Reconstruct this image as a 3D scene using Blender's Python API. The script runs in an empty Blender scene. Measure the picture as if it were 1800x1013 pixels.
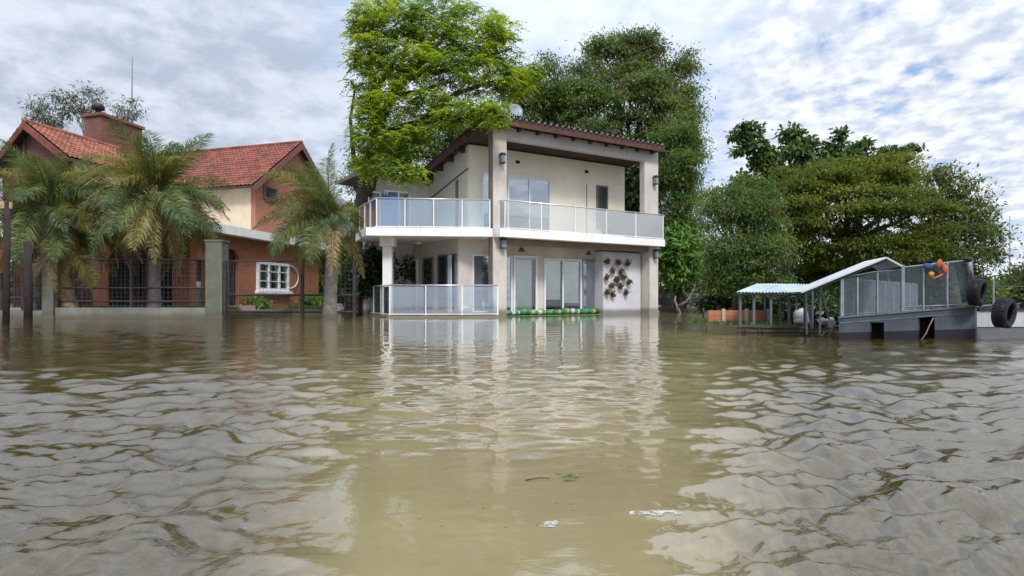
import bpy, math, random
import numpy as np
from mathutils import Vector, Matrix

random.seed(7)
rng = np.random.default_rng(7)
S = bpy.context.scene
C = S.collection
R = math.radians

# ------------------------------------------------------------------ camera
F, HX, HY, H = 1200.0, 900.0, 525.0, 0.75      # focal length in photo pixels, principal column, horizon row, eye height
cam_d = bpy.data.cameras.new('camera')
cam = bpy.data.objects.new('camera', cam_d); C.objects.link(cam)
cam.location = (0, 0, H); cam.rotation_euler = (R(90), 0, 0)
cam_d.sensor_width = 36; cam_d.lens = 36 * F / 1800
cam_d.shift_y = (HY - 506.5) / 1800
cam_d.clip_start = 0.05; cam_d.clip_end = 6000
S.camera = cam
S.view_settings.view_transform = 'Standard'
S.view_settings.look = 'None'
S.view_settings.gamma = 1
S.view_settings.use_curve_mapping = False
S.view_settings.exposure = 0.85
S.cycles.max_bounces = 8
S.cycles.transparent_max_bounces = 16

# ------------------------------------------------------------------ node helpers
def N(nt, typ, **kw):
    n = nt.nodes.new(typ)
    for k, v in kw.items():
        if k == 'inp':
            for kk, vv in v.items(): n.inputs[kk].default_value = vv
        else: setattr(n, k, v)
    return n
def Math(nt, op, a, b=None, clamp=False):
    n = nt.nodes.new('ShaderNodeMath'); n.operation = op; n.use_clamp = clamp
    for i, x in enumerate((a, b)):
        if x is None: continue
        if hasattr(x, 'is_linked'): nt.links.new(x, n.inputs[i])
        else: n.inputs[i].default_value = x
    return n.outputs[0]
def Mix(nt, fac, a, b, blend='MIX'):
    n = nt.nodes.new('ShaderNodeMix'); n.data_type = 'RGBA'; n.blend_type = blend
    for i, x in ((0, fac), (6, a), (7, b)):
        if hasattr(x, 'is_linked'): nt.links.new(x, n.inputs[i])
        elif i == 0: n.inputs[i].default_value = x
        else: n.inputs[i].default_value = (*x, 1) if len(x) == 3 else x
    return n.outputs[2]
def Smooth(nt, v, a, b):
    n = nt.nodes.new('ShaderNodeMapRange'); n.interpolation_type = 'SMOOTHSTEP'
    nt.links.new(v, n.inputs[0]); n.inputs[1].default_value = a; n.inputs[2].default_value = b
    return n.outputs[0]

# ------------------------------------------------------------------ sky
SUN_EL, SUN_AZ = R(46), R(166)                 # azimuth measured clockwise from +Y
w = bpy.data.worlds.new('World'); S.world = w; w.use_nodes = True
nt = w.node_tree; nt.nodes.clear()
out = N(nt, 'ShaderNodeOutputWorld'); bg = N(nt, 'ShaderNodeBackground'); bg.inputs[1].default_value = 0.1
nt.links.new(bg.outputs[0], out.inputs[0])
sky = N(nt, 'ShaderNodeTexSky'); sky.sky_type = 'NISHITA'; sky.sun_disc = False
sky.sun_elevation = SUN_EL; sky.sun_rotation = SUN_AZ; sky.air_density = 1.0; sky.dust_density = 1.0
tc = N(nt, 'ShaderNodeTexCoord'); sp = N(nt, 'ShaderNodeSeparateXYZ')
nt.links.new(tc.outputs['Generated'], sp.inputs[0])
zz = Math(nt, 'ADD', Math(nt, 'MAXIMUM', sp.outputs[2], 0.0), 0.24)
cu = Math(nt, 'DIVIDE', sp.outputs[0], zz); cv = Math(nt, 'DIVIDE', sp.outputs[1], zz)
cb = N(nt, 'ShaderNodeCombineXYZ'); nt.links.new(cu, cb.inputs[0]); nt.links.new(cv, cb.inputs[1])
def sky_noise(scale, detail, rough, rot, sx, sy, off=0, dist=0.0):
    mp = N(nt, 'ShaderNodeMapping'); nt.links.new(cb.outputs[0], mp.inputs[0])
    mp.inputs['Rotation'].default_value = (0, 0, R(rot)); mp.inputs['Scale'].default_value = (sx, sy, 1)
    mp.inputs['Location'].default_value = (off, off * .7, off * .3)
    n = N(nt, 'ShaderNodeTexNoise'); nt.links.new(mp.outputs[0], n.inputs[0])
    n.inputs['Scale'].default_value = scale; n.inputs['Detail'].default_value = detail
    n.inputs['Roughness'].default_value = rough; n.inputs['Distortion'].default_value = dist
    return n.outputs[0]
big = sky_noise(2.6, 7, .56, 20, 1, 1.0, 3.1, .2)
puff = sky_noise(14.5, 5, .52, 35, 1, .9, 7.7, .1)
soft = sky_noise(8.5, 6, .58, -25, 1, .9, 1.3, .2)
right = Smooth(nt, sp.outputs[0], 0.20, 0.36)          # the cloud deck breaks into small cells to the right
left = Smooth(nt, sp.outputs[0], -0.08, -0.30)         # and closes to a grey sheet on the left
# sheet of cloud: grey undersides to pale tops
tone = Smooth(nt, Math(nt, 'ADD', Math(nt, 'MULTIPLY', big, .45), Math(nt, 'MULTIPLY', soft, .55)), .38, .62)
grey = Mix(nt, tone, (2.75, 3.15, 3.9), (4.3, 4.65, 5.3))
pale = Mix(nt, tone, (3.6, 4.2, 5.5), (5.0, 5.4, 6.1))
cells = Mix(nt, Smooth(nt, puff, .38, .64), (3.7, 4.1, 4.9), (5.5, 5.75, 6.05))
cloud = Mix(nt, left, pale, grey); cloud = Mix(nt, right, cloud, cells)
cov_sheet = Math(nt, 'MULTIPLY', Smooth(nt, big, .22, .52), .92)
cov_sheet = Math(nt, 'MAXIMUM', cov_sheet, left)
gap = Math(nt, 'ADD', Math(nt, 'MULTIPLY', puff, .5), Math(nt, 'MULTIPLY', big, .5))
cov_cells = Smooth(nt, gap, .33, .44)
fm = N(nt, 'ShaderNodeMix'); fm.data_type = 'FLOAT'
nt.links.new(right, fm.inputs[0]); nt.links.new(cov_sheet, fm.inputs[2]); nt.links.new(cov_cells, fm.inputs[3])
blue = Mix(nt, 0.42, sky.outputs[0], (1.7, 2.8, 4.9))
# an overcast sky is brighter overhead than near the horizon
zen = Math(nt, 'ADD', 1.0, Math(nt, 'MULTIPLY', Smooth(nt, sp.outputs[2], .28, .9), 1.6))
vm = N(nt, 'ShaderNodeVectorMath', operation='SCALE'); nt.links.new(Mix(nt, fm.outputs[0], blue, cloud), vm.inputs[0]); nt.links.new(zen, vm.inputs['Scale'])
nt.links.new(vm.outputs[0], bg.inputs[0])

sun_d = bpy.data.lights.new('sun', 'SUN'); sun = bpy.data.objects.new('sun', sun_d); C.objects.link(sun)
sun_d.energy = 1.5; sun_d.angle = R(12); sun_d.color = (1, .95, .87)
sd = Vector((math.sin(SUN_AZ) * math.cos(SUN_EL), math.cos(SUN_AZ) * math.cos(SUN_EL), math.sin(SUN_EL)))
sun.rotation_euler = sd.to_track_quat('Z', 'Y').to_euler()

# ------------------------------------------------------------------ places
def P(x, y, Y): return Vector(((x - HX) / F * Y, Y, H - (y - HY) / F * Y))
class Frame:
    """an upright plane through O along e; d runs into it"""
    def __init__(s, O, e, nin=None):
        s.O = Vector((O[0], O[1])); s.e = Vector(e).normalized()
        s.n = Vector(nin).normalized() if nin else Vector((-s.e.y, s.e.x))
    def pt(s, a, d, z):
        q = s.O + s.e * a + s.n * d; return Vector((q.x, q.y, z))
    def loc(s, px, py, d=0.0):
        k = (px - HX) / F; o = s.O + s.n * d
        # o + e*a = (kY, Y)
        a = (k * o.y - o.x) / (s.e.x - k * s.e.y)
        Y = o.y + a * s.e.y
        return a, H - (py - HY) / F * Y
    def x(s, px, d=0.0): return s.loc(px, 0, d)[0]
    def z(s, px, py, d=0.0): return s.loc(px, py, d)[1]

# ------------------------------------------------------------------ mesh builder
class MB:
    def __init__(s): s.v = []; s.f = []; s.sm = []
    def add(s, vs, fs, smooth=False):
        b = len(s.v); s.v += [tuple(p) for p in vs]
        s.f += [tuple(i + b for i in f) for f in fs]; s.sm += [smooth] * len(fs); return s
    def hexa(s, b4, t4):
        return s.add(list(b4) + list(t4), [(3, 2, 1, 0), (4, 5, 6, 7), (0, 1, 5, 4), (1, 2, 6, 5), (2, 3, 7, 6), (3, 0, 4, 7)])
    def box(s, fr, a0, a1, d0, d1, z0, z1):
        q = lambda z: [fr.pt(a0, d0, z), fr.pt(a1, d0, z), fr.pt(a1, d1, z), fr.pt(a0, d1, z)]
        return s.hexa(q(z0), q(z1))
    def wbox(s, x0, x1, y0, y1, z0, z1):
        q = lambda z: [(x0, y0, z), (x1, y0, z), (x1, y1, z), (x0, y1, z)]
        return s.hexa(q(z0), q(z1))
    def prism(s, bot, top):
        n = len(bot)
        return s.add(list(bot) + list(top), [tuple(range(n))[::-1], tuple(range(n, 2 * n))] +
                     [(i, (i + 1) % n, n + (i + 1) % n, n + i) for i in range(n)])
    def slab(s, pts, off):
        off = Vector(off); return s.prism([Vector(p) + off for p in pts], pts)
    def tube(s, pts, rad, n=8, smooth=True, caps=True):
        pts = [Vector(p) for p in pts]
        if not hasattr(rad, '__len__'): rad = [rad] * len(pts)
        vs = []; prev = None
        for i, p in enumerate(pts):
            t = (pts[min(i + 1, len(pts) - 1)] - pts[max(i - 1, 0)]).normalized()
            if prev is None:
                a = Vector((0, 0, 1)) if abs(t.z) < .9 else Vector((1, 0, 0)); u = t.cross(a).normalized()
            else: u = (prev - t * prev.dot(t)).normalized()
            prev = u; v_ = t.cross(u)
            vs += [p + (u * math.cos(2 * math.pi * k / n) + v_ * math.sin(2 * math.pi * k / n)) * rad[i] for k in range(n)]
        fs = [(i * n + k, i * n + (k + 1) % n, (i + 1) * n + (k + 1) % n, (i + 1) * n + k) for i in range(len(pts) - 1) for k in range(n)]
        if caps: fs += [tuple(range(n))[::-1], tuple(range((len(pts) - 1) * n, len(pts) * n))]
        return s.add(vs, fs, smooth)
    def bar(s, a, b, r=.02): return s.tube([a, b], r, 4, False)
    def lathe(s, prof, M=Matrix(), n=20, closed=False):
        vs = []; m = len(prof)
        for k in range(n):
            c, q = math.cos(2 * math.pi * k / n), math.sin(2 * math.pi * k / n)
            vs += [M @ Vector((r * c, r * q, z)) for r, z in prof]
        fs = [(k * m + i, ((k + 1) % n) * m + i, ((k + 1) % n) * m + (i + 1) % m, k * m + (i + 1) % m)
              for k in range(n) for i in range(m if closed else m - 1)]
        return s.add(vs, fs, True)
    def obj(s, name, mat, parent=None):
        me = bpy.data.meshes.new(name); o = bpy.data.objects.new(name, me); C.objects.link(o)
        off = Vector((0, 0, 0))
        if parent:
            p = parent
            while p: off += Vector(p.location); p = p.parent
        V = np.array(s.v, dtype=float) - np.array(off)
        me.from_pydata(V.tolist(), [], s.f)
        me.polygons.foreach_set('use_smooth', s.sm)
        uv = me.uv_layers.new(name='UVMap'); me.update()
        L = np.empty(len(me.loops), dtype=np.int32); me.loops.foreach_get('vertex_index', L)
        nrm = np.empty(len(me.polygons) * 3); me.polygons.foreach_get('normal', nrm); nrm = nrm.reshape(-1, 3)
        tot = np.empty(len(me.polygons), dtype=np.int32); me.polygons.foreach_get('loop_total', tot)
        pn = np.repeat(nrm, tot, axis=0); pv = V[L]
        hl = np.maximum(np.hypot(pn[:, 0], pn[:, 1]), 1e-6)
        tx, ty = -pn[:, 1] / hl, pn[:, 0] / hl
        flat = np.abs(pn[:, 2]) > .8
        U = np.where(flat, pv[:, 0], pv[:, 0] * tx + pv[:, 1] * ty); W = np.where(flat, pv[:, 1], pv[:, 2])
        uv.data.foreach_set('uv', np.stack([U, W], 1).ravel().astype(np.float32))
        if mat: me.materials.append(mat)
        if parent: o.parent = parent
        return o

def tag(o, label=None, cat=None, group=None, kind=None):
    if label: o['label'] = label
    if cat: o['category'] = cat
    if group: o['group'] = group
    if kind: o['kind'] = kind
    return o
def thing(name, label, cat, loc=(0, 0, 0), group=None):
    o = bpy.data.objects.new(name, None); C.objects.link(o); o.location = loc
    o.empty_display_size = .2
    return tag(o, label, cat, group)
def dup(root, loc=None, rot=None, label=None, scale=None):
    r = root.copy(); C.objects.link(r)
    if loc is not None: r.location = loc
    if rot is not None: r.rotation_euler = rot
    if scale is not None: r.scale = scale
    if label: r['label'] = label
    for ch in root.children:
        c = ch.copy(); C.objects.link(c); c.parent = r
        for g in ch.children:
            q = g.copy(); C.objects.link(q); q.parent = c
    return r

# ------------------------------------------------------------------ materials
def newmat(name):
    m = bpy.data.materials.new(name); m.use_nodes = True; nt = m.node_tree; nt.nodes.clear()
    o = N(nt, 'ShaderNodeOutputMaterial'); return m, nt, o
def surf(name, col, rough=.75, var=.25, scale=1.5, bump=.15, bscale=30, metal=0.0, spec=.3, streak=0.0, col2=None, tide=None, blotch=None):
    """a weathered surface: cloudy tone, optional vertical dirt runs, fine relief, a silt tide mark"""
    m, nt, o = newmat(name)
    b = N(nt, 'ShaderNodeBsdfPrincipled'); nt.links.new(b.outputs[0], o.inputs[0])
    tc = N(nt, 'ShaderNodeTexCoord'); src = tc.outputs['Object']
    n1 = N(nt, 'ShaderNodeTexNoise', inp={'Scale': scale, 'Detail': 6, 'Roughness': .62}); nt.links.new(src, n1.inputs[0])
    k = Smooth(nt, n1.outputs[0], .3, .72)
    dark = tuple(c * (1 - var) for c in (col2 or col)); lite = tuple(min(1, c * (1 + var * .5)) for c in col)
    c = Mix(nt, k, dark, lite)
    if streak:
        mp = N(nt, 'ShaderNodeMapping', inp={'Scale': (5, 5, .35)}); nt.links.new(src, mp.inputs[0])
        n2 = N(nt, 'ShaderNodeTexNoise', inp={'Scale': 1.6, 'Detail': 5, 'Roughness': .6}); nt.links.new(mp.outputs[0], n2.inputs[0])
        f = Math(nt, 'MULTIPLY', Smooth(nt, n2.outputs[0], .52, .75), streak)
        c = Mix(nt, f, c, tuple(x * .35 for x in col))
    if blotch:
        bc, ba, bs, bt = blotch
        n5 = N(nt, 'ShaderNodeTexNoise', inp={'Scale': bs, 'Detail': 7, 'Roughness': .7}); nt.links.new(src, n5.inputs[0])
        c = Mix(nt, Math(nt, 'MULTIPLY', Smooth(nt, n5.outputs[0], bt, bt + .13), ba), c, bc)
    if tide:
        g = N(nt, 'ShaderNodeNewGeometry'); s_ = N(nt, 'ShaderNodeSeparateXYZ'); nt.links.new(g.outputs['Position'], s_.inputs[0])
        n3 = N(nt, 'ShaderNodeTexNoise', inp={'Scale': 2.5, 'Detail': 4}); nt.links.new(g.outputs['Position'], n3.inputs[0])
        hgt = Math(nt, 'ADD', s_.outputs[2], Math(nt, 'MULTIPLY', n3.outputs[0], -.12))
        c = Mix(nt, Math(nt, 'MULTIPLY', Smooth(nt, hgt, tide, tide - .26), .75), c, (.10, .085, .055))
    nt.links.new(c, b.inputs['Base Color'])
    n4 = N(nt, 'ShaderNodeTexNoise', inp={'Scale': bscale, 'Detail': 4}); nt.links.new(src, n4.inputs[0])
    bp = N(nt, 'ShaderNodeBump', inp={'Strength': bump, 'Distance': .02}); nt.links.new(n4.outputs[0], bp.inputs['Height'])
    nt.links.new(bp.outputs[0], b.inputs['Normal'])
    r = N(nt, 'ShaderNodeMapRange', inp={3: max(.02, rough - .12), 4: min(1, rough + .12)}); nt.links.new(n1.outputs[0], r.inputs[0])
    nt.links.new(r.outputs[0], b.inputs['Roughness'])
    b.inputs['Metallic'].default_value = metal; b.inputs['Specular IOR Level'].default_value = spec
    return m
def brickmat(name, c1, c2, mortar, w_=.26, h_=.075, rough=.85):
    m, nt, o = newmat(name)
    b = N(nt, 'ShaderNodeBsdfPrincipled', inp={'Roughness': rough, 'Specular IOR Level': .2}); nt.links.new(b.outputs[0], o.inputs[0])
    uv = N(nt, 'ShaderNodeUVMap')
    br = N(nt, 'ShaderNodeTexBrick', inp={'Color1': (*c1, 1), 'Color2': (*c2, 1), 'Mortar': (*mortar, 1), 'Scale': 1.0, 'Mortar Size': .008,
                                        'Mortar Smooth': .3, 'Bias': 0.0, 'Brick Width': w_, 'Row Height': h_})
    nt.links.new(uv.outputs[0], br.inputs[0])
    tc = N(nt, 'ShaderNodeTexCoord')
    n1 = N(nt, 'ShaderNodeTexNoise', inp={'Scale': .9, 'Detail': 6, 'Roughness': .65}); nt.links.new(tc.outputs['Object'], n1.inputs[0])
    k = N(nt, 'ShaderNodeMapRange', inp={3: .62, 4: 1.3}); nt.links.new(n1.outputs[0], k.inputs[0])
    hs = N(nt, 'ShaderNodeHueSaturation'); nt.links.new(k.outputs[0], hs.inputs['Value']); nt.links.new(br.outputs[0], hs.inputs['Color'])
    nt.links.new(hs.outputs[0], b.inputs['Base Color'])
    bp = N(nt, 'ShaderNodeBump', inp={'Strength': .5, 'Distance': .012}); bp.invert = True
    nt.links.new(br.outputs['Fac'], bp.inputs['Height']); nt.links.new(bp.outputs[0], b.inputs['Normal'])
    return m
def glassmat(name, tint, refl, frost=0.0, rough=.02):
    m, nt, o = newmat(name)
    t = N(nt, 'ShaderNodeBsdfTransparent'); t.inputs[0].default_value = (*tint, 1)
    g = N(nt, 'ShaderNodeBsdfGlossy', inp={'Roughness': rough, 'Color': (.95, .97, 1, 1)})
    fr = N(nt, 'ShaderNodeFresnel', inp={'IOR': 1.5})
    f = Math(nt, 'ADD', Math(nt, 'MULTIPLY', fr.outputs[0], 1.0), refl, True)
    a = N(nt, 'ShaderNodeMixShader'); nt.links.new(f, a.inputs[0]); nt.links.new(t.outputs[0], a.inputs[1]); nt.links.new(g.outputs[0], a.inputs[2])
    last = a
    if frost:
        d = N(nt, 'ShaderNodeBsdfDiffuse'); d.inputs[0].default_value = (.88, .9, .9, 1)
        tl = N(nt, 'ShaderNodeBsdfTranslucent'); tl.inputs[0].default_value = (.75, .8, .82, 1)
        mm = N(nt, 'ShaderNodeMixShader', inp={0: .3}); nt.links.new(d.outputs[0], mm.inputs[1]); nt.links.new(tl.outputs[0], mm.inputs[2])
        last = N(nt, 'ShaderNodeMixShader', inp={0: frost}); nt.links.new(a.outputs[0], last.inputs[1]); nt.links.new(mm.outputs[0], last.inputs[2])
    nt.links.new(last.outputs[0], o.inputs[0]); return m
def leafmat(name, cols, nscale=.6, trans=.35, gloss=.06, tmix=.5):
    m, nt, o = newmat(name)
    g = N(nt, 'ShaderNodeNewGeometry'); tc = N(nt, 'ShaderNodeTexCoord')
    n1 = N(nt, 'ShaderNodeTexNoise', inp={'Scale': nscale, 'Detail': 3}); nt.links.new(tc.outputs['Object'], n1.inputs[0])
    v = Math(nt, 'ADD', Math(nt, 'MULTIPLY', g.outputs['Random Per Island'], .5), Math(nt, 'MULTIPLY', Smooth(nt, n1.outputs[0], .3, .7), .5))
    cr = N(nt, 'ShaderNodeValToRGB'); nt.links.new(v, cr.inputs[0])
    el = cr.color_ramp.elements
    for i, (p, c) in enumerate(cols):
        e = el[i] if i < 2 else el.new(p)
        e.position = p; e.color = (*c, 1)
    d = N(nt, 'ShaderNodeBsdfDiffuse'); t = N(nt, 'ShaderNodeBsdfTranslucent'); gl = N(nt, 'ShaderNodeBsdfGlossy', inp={'Roughness': .45})
    nt.links.new(cr.outputs[0], d.inputs[0])
    nt.links.new(Mix(nt, tmix, cr.outputs[0], (.2, .25, .02)), t.inputs[0])
    a = N(nt, 'ShaderNodeMixShader', inp={0: trans}); nt.links.new(d.outputs[0], a.inputs[1]); nt.links.new(t.outputs[0], a.inputs[2])
    b = N(nt, 'ShaderNodeMixShader', inp={0: gloss}); nt.links.new(a.outputs[0], b.inputs[1]); nt.links.new(gl.outputs[0], b.inputs[2])
    nt.links.new(b.outputs[0], o.inputs[0]); return m

M = {}
M['render_beige'] = surf('beige_render', (.58, .54, .49), .85, .18, .7, .2, 35, streak=.35, tide=.34)
M['render_grey'] = surf('greyish_render', (.50, .47, .45), .85, .15, .7, .2, 35, streak=.2)
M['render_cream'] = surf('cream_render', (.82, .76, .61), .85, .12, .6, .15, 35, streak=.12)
M['render_shade'] = surf('shaded_cream_render', (.66, .63, .55), .85, .15, .6, .15, 35, streak=.15)  # the cream render again, darkened to put the side walls' shade into its colour
M['render_pink'] = surf('pinkish_render', (.66, .60, .56), .85, .15, .7, .15, 35, streak=.25, tide=.32)
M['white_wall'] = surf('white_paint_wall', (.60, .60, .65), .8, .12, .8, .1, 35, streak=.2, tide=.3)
M['white'] = surf('white_paint', (.84, .83, .82), .6, .1, 1, .08, 30, streak=.3)
M['white_frame'] = surf('white_frame', (.76, .77, .79), .4, .06, 2, .03, 30)
M['steel'] = surf('brushed_steel', (.62, .63, .65), .35, .1, 3, .03, 60, metal=.8)
M['soffit'] = surf('soffit_plaster', (.62, .60, .57), .85, .12, .8, .1, 30)
M['brownbeam'] = surf('brown_stone_beam', (.24, .18, .15), .85, .25, 2, .2, 30)
M['fascia'] = surf('red_brown_timber', (.10, .045, .035), .7, .3, 3, .2, 30)
M['timber'] = surf('dark_timber', (.07, .045, .035), .8, .3, 4, .2, 40)
M['greytile'] = surf('weathered_grey_tile', (.16, .15, .15), .85, .4, 3, .3, 25)
M['redtile'] = surf('red_clay_tile', (.25, .078, .05), .8, .35, 1.6, .3, 30, col2=(.16, .055, .042), blotch=((.05, .035, .03), .6, 2.3, .54))
M['orangetile'] = surf('orange_clay_tile', (.31, .11, .06), .8, .35, 1.6, .3, 30, col2=(.20, .07, .045), blotch=((.06, .04, .03), .6, 2.3, .54))
M['brick'] = brickmat('red_brick', (.42, .155, .078), (.33, .112, .056), (.32, .185, .12))
M['brick_dark'] = brickmat('dull_red_brick', (.22, .095, .075), (.17, .072, .06), (.20, .13, .11))
M['brick_pink'] = brickmat('pale_red_brick', (.40, .165, .10), (.32, .125, .078), (.36, .22, .16))
M['brick_orange'] = brickmat('orange_hollow_brick', (.50, .19, .09), (.42, .15, .075), (.45, .28, .2), .3, .16)
M['creamhouse'] = surf('cream_house_wall', (.62, .52, .38), .85, .15, .8, .15, 30, streak=.2)
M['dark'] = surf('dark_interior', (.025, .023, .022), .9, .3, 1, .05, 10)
M['door'] = surf('dark_wood_door', (.06, .035, .03), .6, .3, 4, .2, 30)
M['teal'] = surf('teal_painted_door', (.10, .30, .28), .5, .15, 3, .05, 30)
M['bluedoor'] = surf('blue_panel', (.02, .22, .62), .4, .12, 2, .03, 20)
M['blackmetal'] = surf('dark_iron', (.035, .033, .035), .5, .3, 5, .1, 50, metal=.3)
M['rail'] = surf('rusty_rail', (.06, .045, .045), .65, .35, 5, .15, 50, metal=.2)
M['pillar'] = surf('mossy_green_render', (.145, .155, .12), .9, .25, 1.6, .25, 25, streak=.35, tide=.28)
M['kerb'] = surf('damp_concrete', (.20, .20, .175), .9, .3, 1.2, .25, 20, streak=.3, tide=.22)
M['beigewall'] = surf('beige_low_wall', (.48, .42, .33), .85, .2, 1.2, .2, 20, tide=.2)
M['greywall'] = surf('grey_block_wall', (.17, .165, .16), .9, .3, 1.2, .3, 15, streak=.3)
M['pole'] = surf('weathered_pole', (.035, .025, .024), .9, .4, 4, .4, 25, tide=.1)
M['bark'] = surf('bark', (.065, .055, .042), .95, .45, 4, .9, 14)
M['palebark'] = surf('pale_bark', (.22, .20, .175), .95, .35, 4, .7, 14)
M['palmbark'] = surf('palm_bark', (.19, .17, .155), .95, .4, 5, .7, 16, tide=.3)
M['drybark'] = surf('fibrous_dry_palm_bark', (.40, .28, .165), .95, .4, 7, .8, 18)
M['hull'] = surf('slate_blue_hull', (.062, .074, .09), .6, .3, 2, .2, 9, streak=.5, blotch=((.10, .05, .025), .55, 3.5, .60), tide=.18)
M['hull_low'] = surf('black_boot_topping', (.014, .015, .02), .5, .3, 2, .12, 18)
M['galv'] = surf('galvanised_tube', (.24, .27, .30), .5, .2, 6, .06, 40, metal=.4)
M['darkgalv'] = surf('dull_steel_tube', (.13, .15, .17), .6, .25, 6, .06, 40, metal=.3)
M['wire'] = surf('wire_netting', (.10, .13, .14), .6, .2, 6, .02, 40, metal=.2)
M['sheet'] = surf('pale_zinc_sheet', (.42, .50, .53), .5, .2, 1.5, .06, 25, metal=.15, streak=.3)
M['sheetedge'] = surf('bare_zinc_edge', (.50, .51, .50), .5, .15, 2, .06, 25)
M['panel'] = surf('grey_mesh_panel', (.12, .145, .175), .6, .2, 3, .05, 40, metal=.1)
M['rubber'] = surf('tyre_rubber', (.020, .020, .022), .85, .35, 8, .3, 40, blotch=((.09, .085, .075), .6, 9, .55))
M['orange'] = surf('orange_fabric', (.42, .11, .045), .8, .25, 8, .3, 30)
M['bluecloth'] = surf('blue_cloth', (.03, .09, .22), .85, .25, 8, .3, 30)
M['whitehull'] = surf('white_hull_paint', (.46, .48, .50), .45, .15, 1.5, .05, 20, streak=.5, blotch=((.16, .10, .05), .5, 4, .62))
M['greyhull'] = surf('grey_hull_paint', (.15, .155, .165), .5, .2, 1.5, .05, 20, streak=.3)
M['terracotta'] = surf('terracotta', (.25, .09, .06), .85, .25, 8, .1, 40)
M['blind'] = surf('roller_blind', (.86, .86, .80), .8, .08, 1.5, .05, 30)
M['greyblind'] = surf('grey_blind', (.52, .53, .56), .8, .08, 1.5, .05, 30)
M['curtain'] = surf('white_curtain', (.62, .64, .66), .85, .12, 2, .1, 15)
M['lamp'] = surf('lantern_metal', (.035, .045, .055), .5, .2, 8, .05, 40, metal=.3)
M['lampglass'] = surf('lantern_glass', (.22, .26, .28), .25, .2, 8, .02, 40)
M['rope'] = surf('old_rope', (.20, .165, .12), .9, .25, 14, .4, 60)
M['white_sack'] = surf('white_woven_sack', (.66, .66, .64), .75, .2, 6, .4, 30)
M['land'] = surf('muddy_grass_ground', (.075, .075, .035), .95, .45, .9, .5, 9, col2=(.10, .08, .05))
M['lawn'] = surf('lawn_soil', (.055, .085, .025), .95, .4, 1.1, .5, 14)
M['stair'] = surf('pink_concrete_step', (.40, .28, .24), .85, .2, 2, .1, 25)
M['glass'] = glassmat('balcony_glass', (.86, .93, .96), .16, .05)
M['frosted'] = glassmat('hazy_balcony_glass', (.96, .97, .97), .02, .26)
M['pane'] = glassmat('window_pane', (.95, .97, .97), .0)
m, nt, o = newmat('mirror_pane')
b = N(nt, 'ShaderNodeBsdfPrincipled', inp={'Base Color': (.10, .13, .16, 1), 'Roughness': .03, 'Specular IOR Level': .9, 'Coat Weight': .6}); nt.links.new(b.outputs[0], o.inputs[0])
gl = N(nt, 'ShaderNodeBsdfGlossy', inp={'Color': (.62, .68, .74, 1), 'Roughness': .02}); mx = N(nt, 'ShaderNodeMixShader', inp={0: .5})
nt.links.new(b.outputs[0], mx.inputs[1]); nt.links.new(gl.outputs[0], mx.inputs[2]); nt.links.new(mx.outputs[0], o.inputs[0])
M['mirror'] = m
m, nt, o = newmat('dim_pane')
b = N(nt, 'ShaderNodeBsdfPrincipled', inp={'Base Color': (.035, .045, .05, 1), 'Roughness': .04, 'Specular IOR Level': .8}); nt.links.new(b.outputs[0], o.inputs[0])
M['dimglass'] = m

G = {}
G['bright'] = leafmat('bright_feathery_leaves', [(.06, (.055, .11, .028)), (.36, (.19, .30, .03)), (.80, (.46, .55, .03))], .55, .55, .01, .0)
G['mango'] = leafmat('mango_leaves', [(.05, (.032, .070, .018)), (.5, (.088, .155, .034)), (.93, (.175, .245, .055))], .45, .42, .02)
G['mango_flush'] = leafmat('reddish_young_leaves', [(.1, (.10, .055, .03)), (.9, (.19, .085, .05))], .7, .3, .03)
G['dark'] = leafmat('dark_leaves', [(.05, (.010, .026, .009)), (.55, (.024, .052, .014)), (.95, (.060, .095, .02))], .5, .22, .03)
G['olive'] = leafmat('yellow_green_leaves', [(.05, (.040, .068, .010)), (.5, (.11, .145, .014)), (.95, (.22, .235, .02))], .55, .46, .02)
G['sparse'] = leafmat('grey_green_leaves', [(.05, (.04, .065, .018)), (.95, (.14, .18, .05))], .6, .35, .02)
G['big'] = leafmat('large_fig_like_leaves', [(.05, (.022, .050, .014)), (.95, (.085, .15, .028))], .6, .28, .03)
G['euca'] = leafmat('thin_grey_leaves', [(.05, (.05, .065, .05)), (.95, (.12, .14, .10))], .6, .3, .06)
G['shrub'] = leafmat('fresh_shrub_leaves', [(.05, (.04, .11, .02)), (.95, (.16, .32, .04))], 1.0, .35, .03)
G['palm'] = leafmat('palm_leaflets', [(.05, (.042, .075, .034)), (.55, (.115, .160, .060)), (.95, (.23, .25, .065))], .9, .34, .02)
G['palmy'] = leafmat('yellowing_palm_leaflets', [(.05, (.14, .15, .04)), (.95, (.34, .29, .06))], .8, .38, .04)
G['palmdead'] = leafmat('dead_palm_leaflets', [(.05, (.19, .125, .05)), (.95, (.42, .29, .12))], .9, .25, .04)
G['grass'] = leafmat('grass_blades', [(.05, (.03, .065, .015)), (.95, (.085, .14, .03))], .9, .35, .05)
G['litter'] = leafmat('floating_leaf', [(.05, (.05, .12, .02)), (.95, (.10, .2, .03))], 3, .2, .1)

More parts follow.
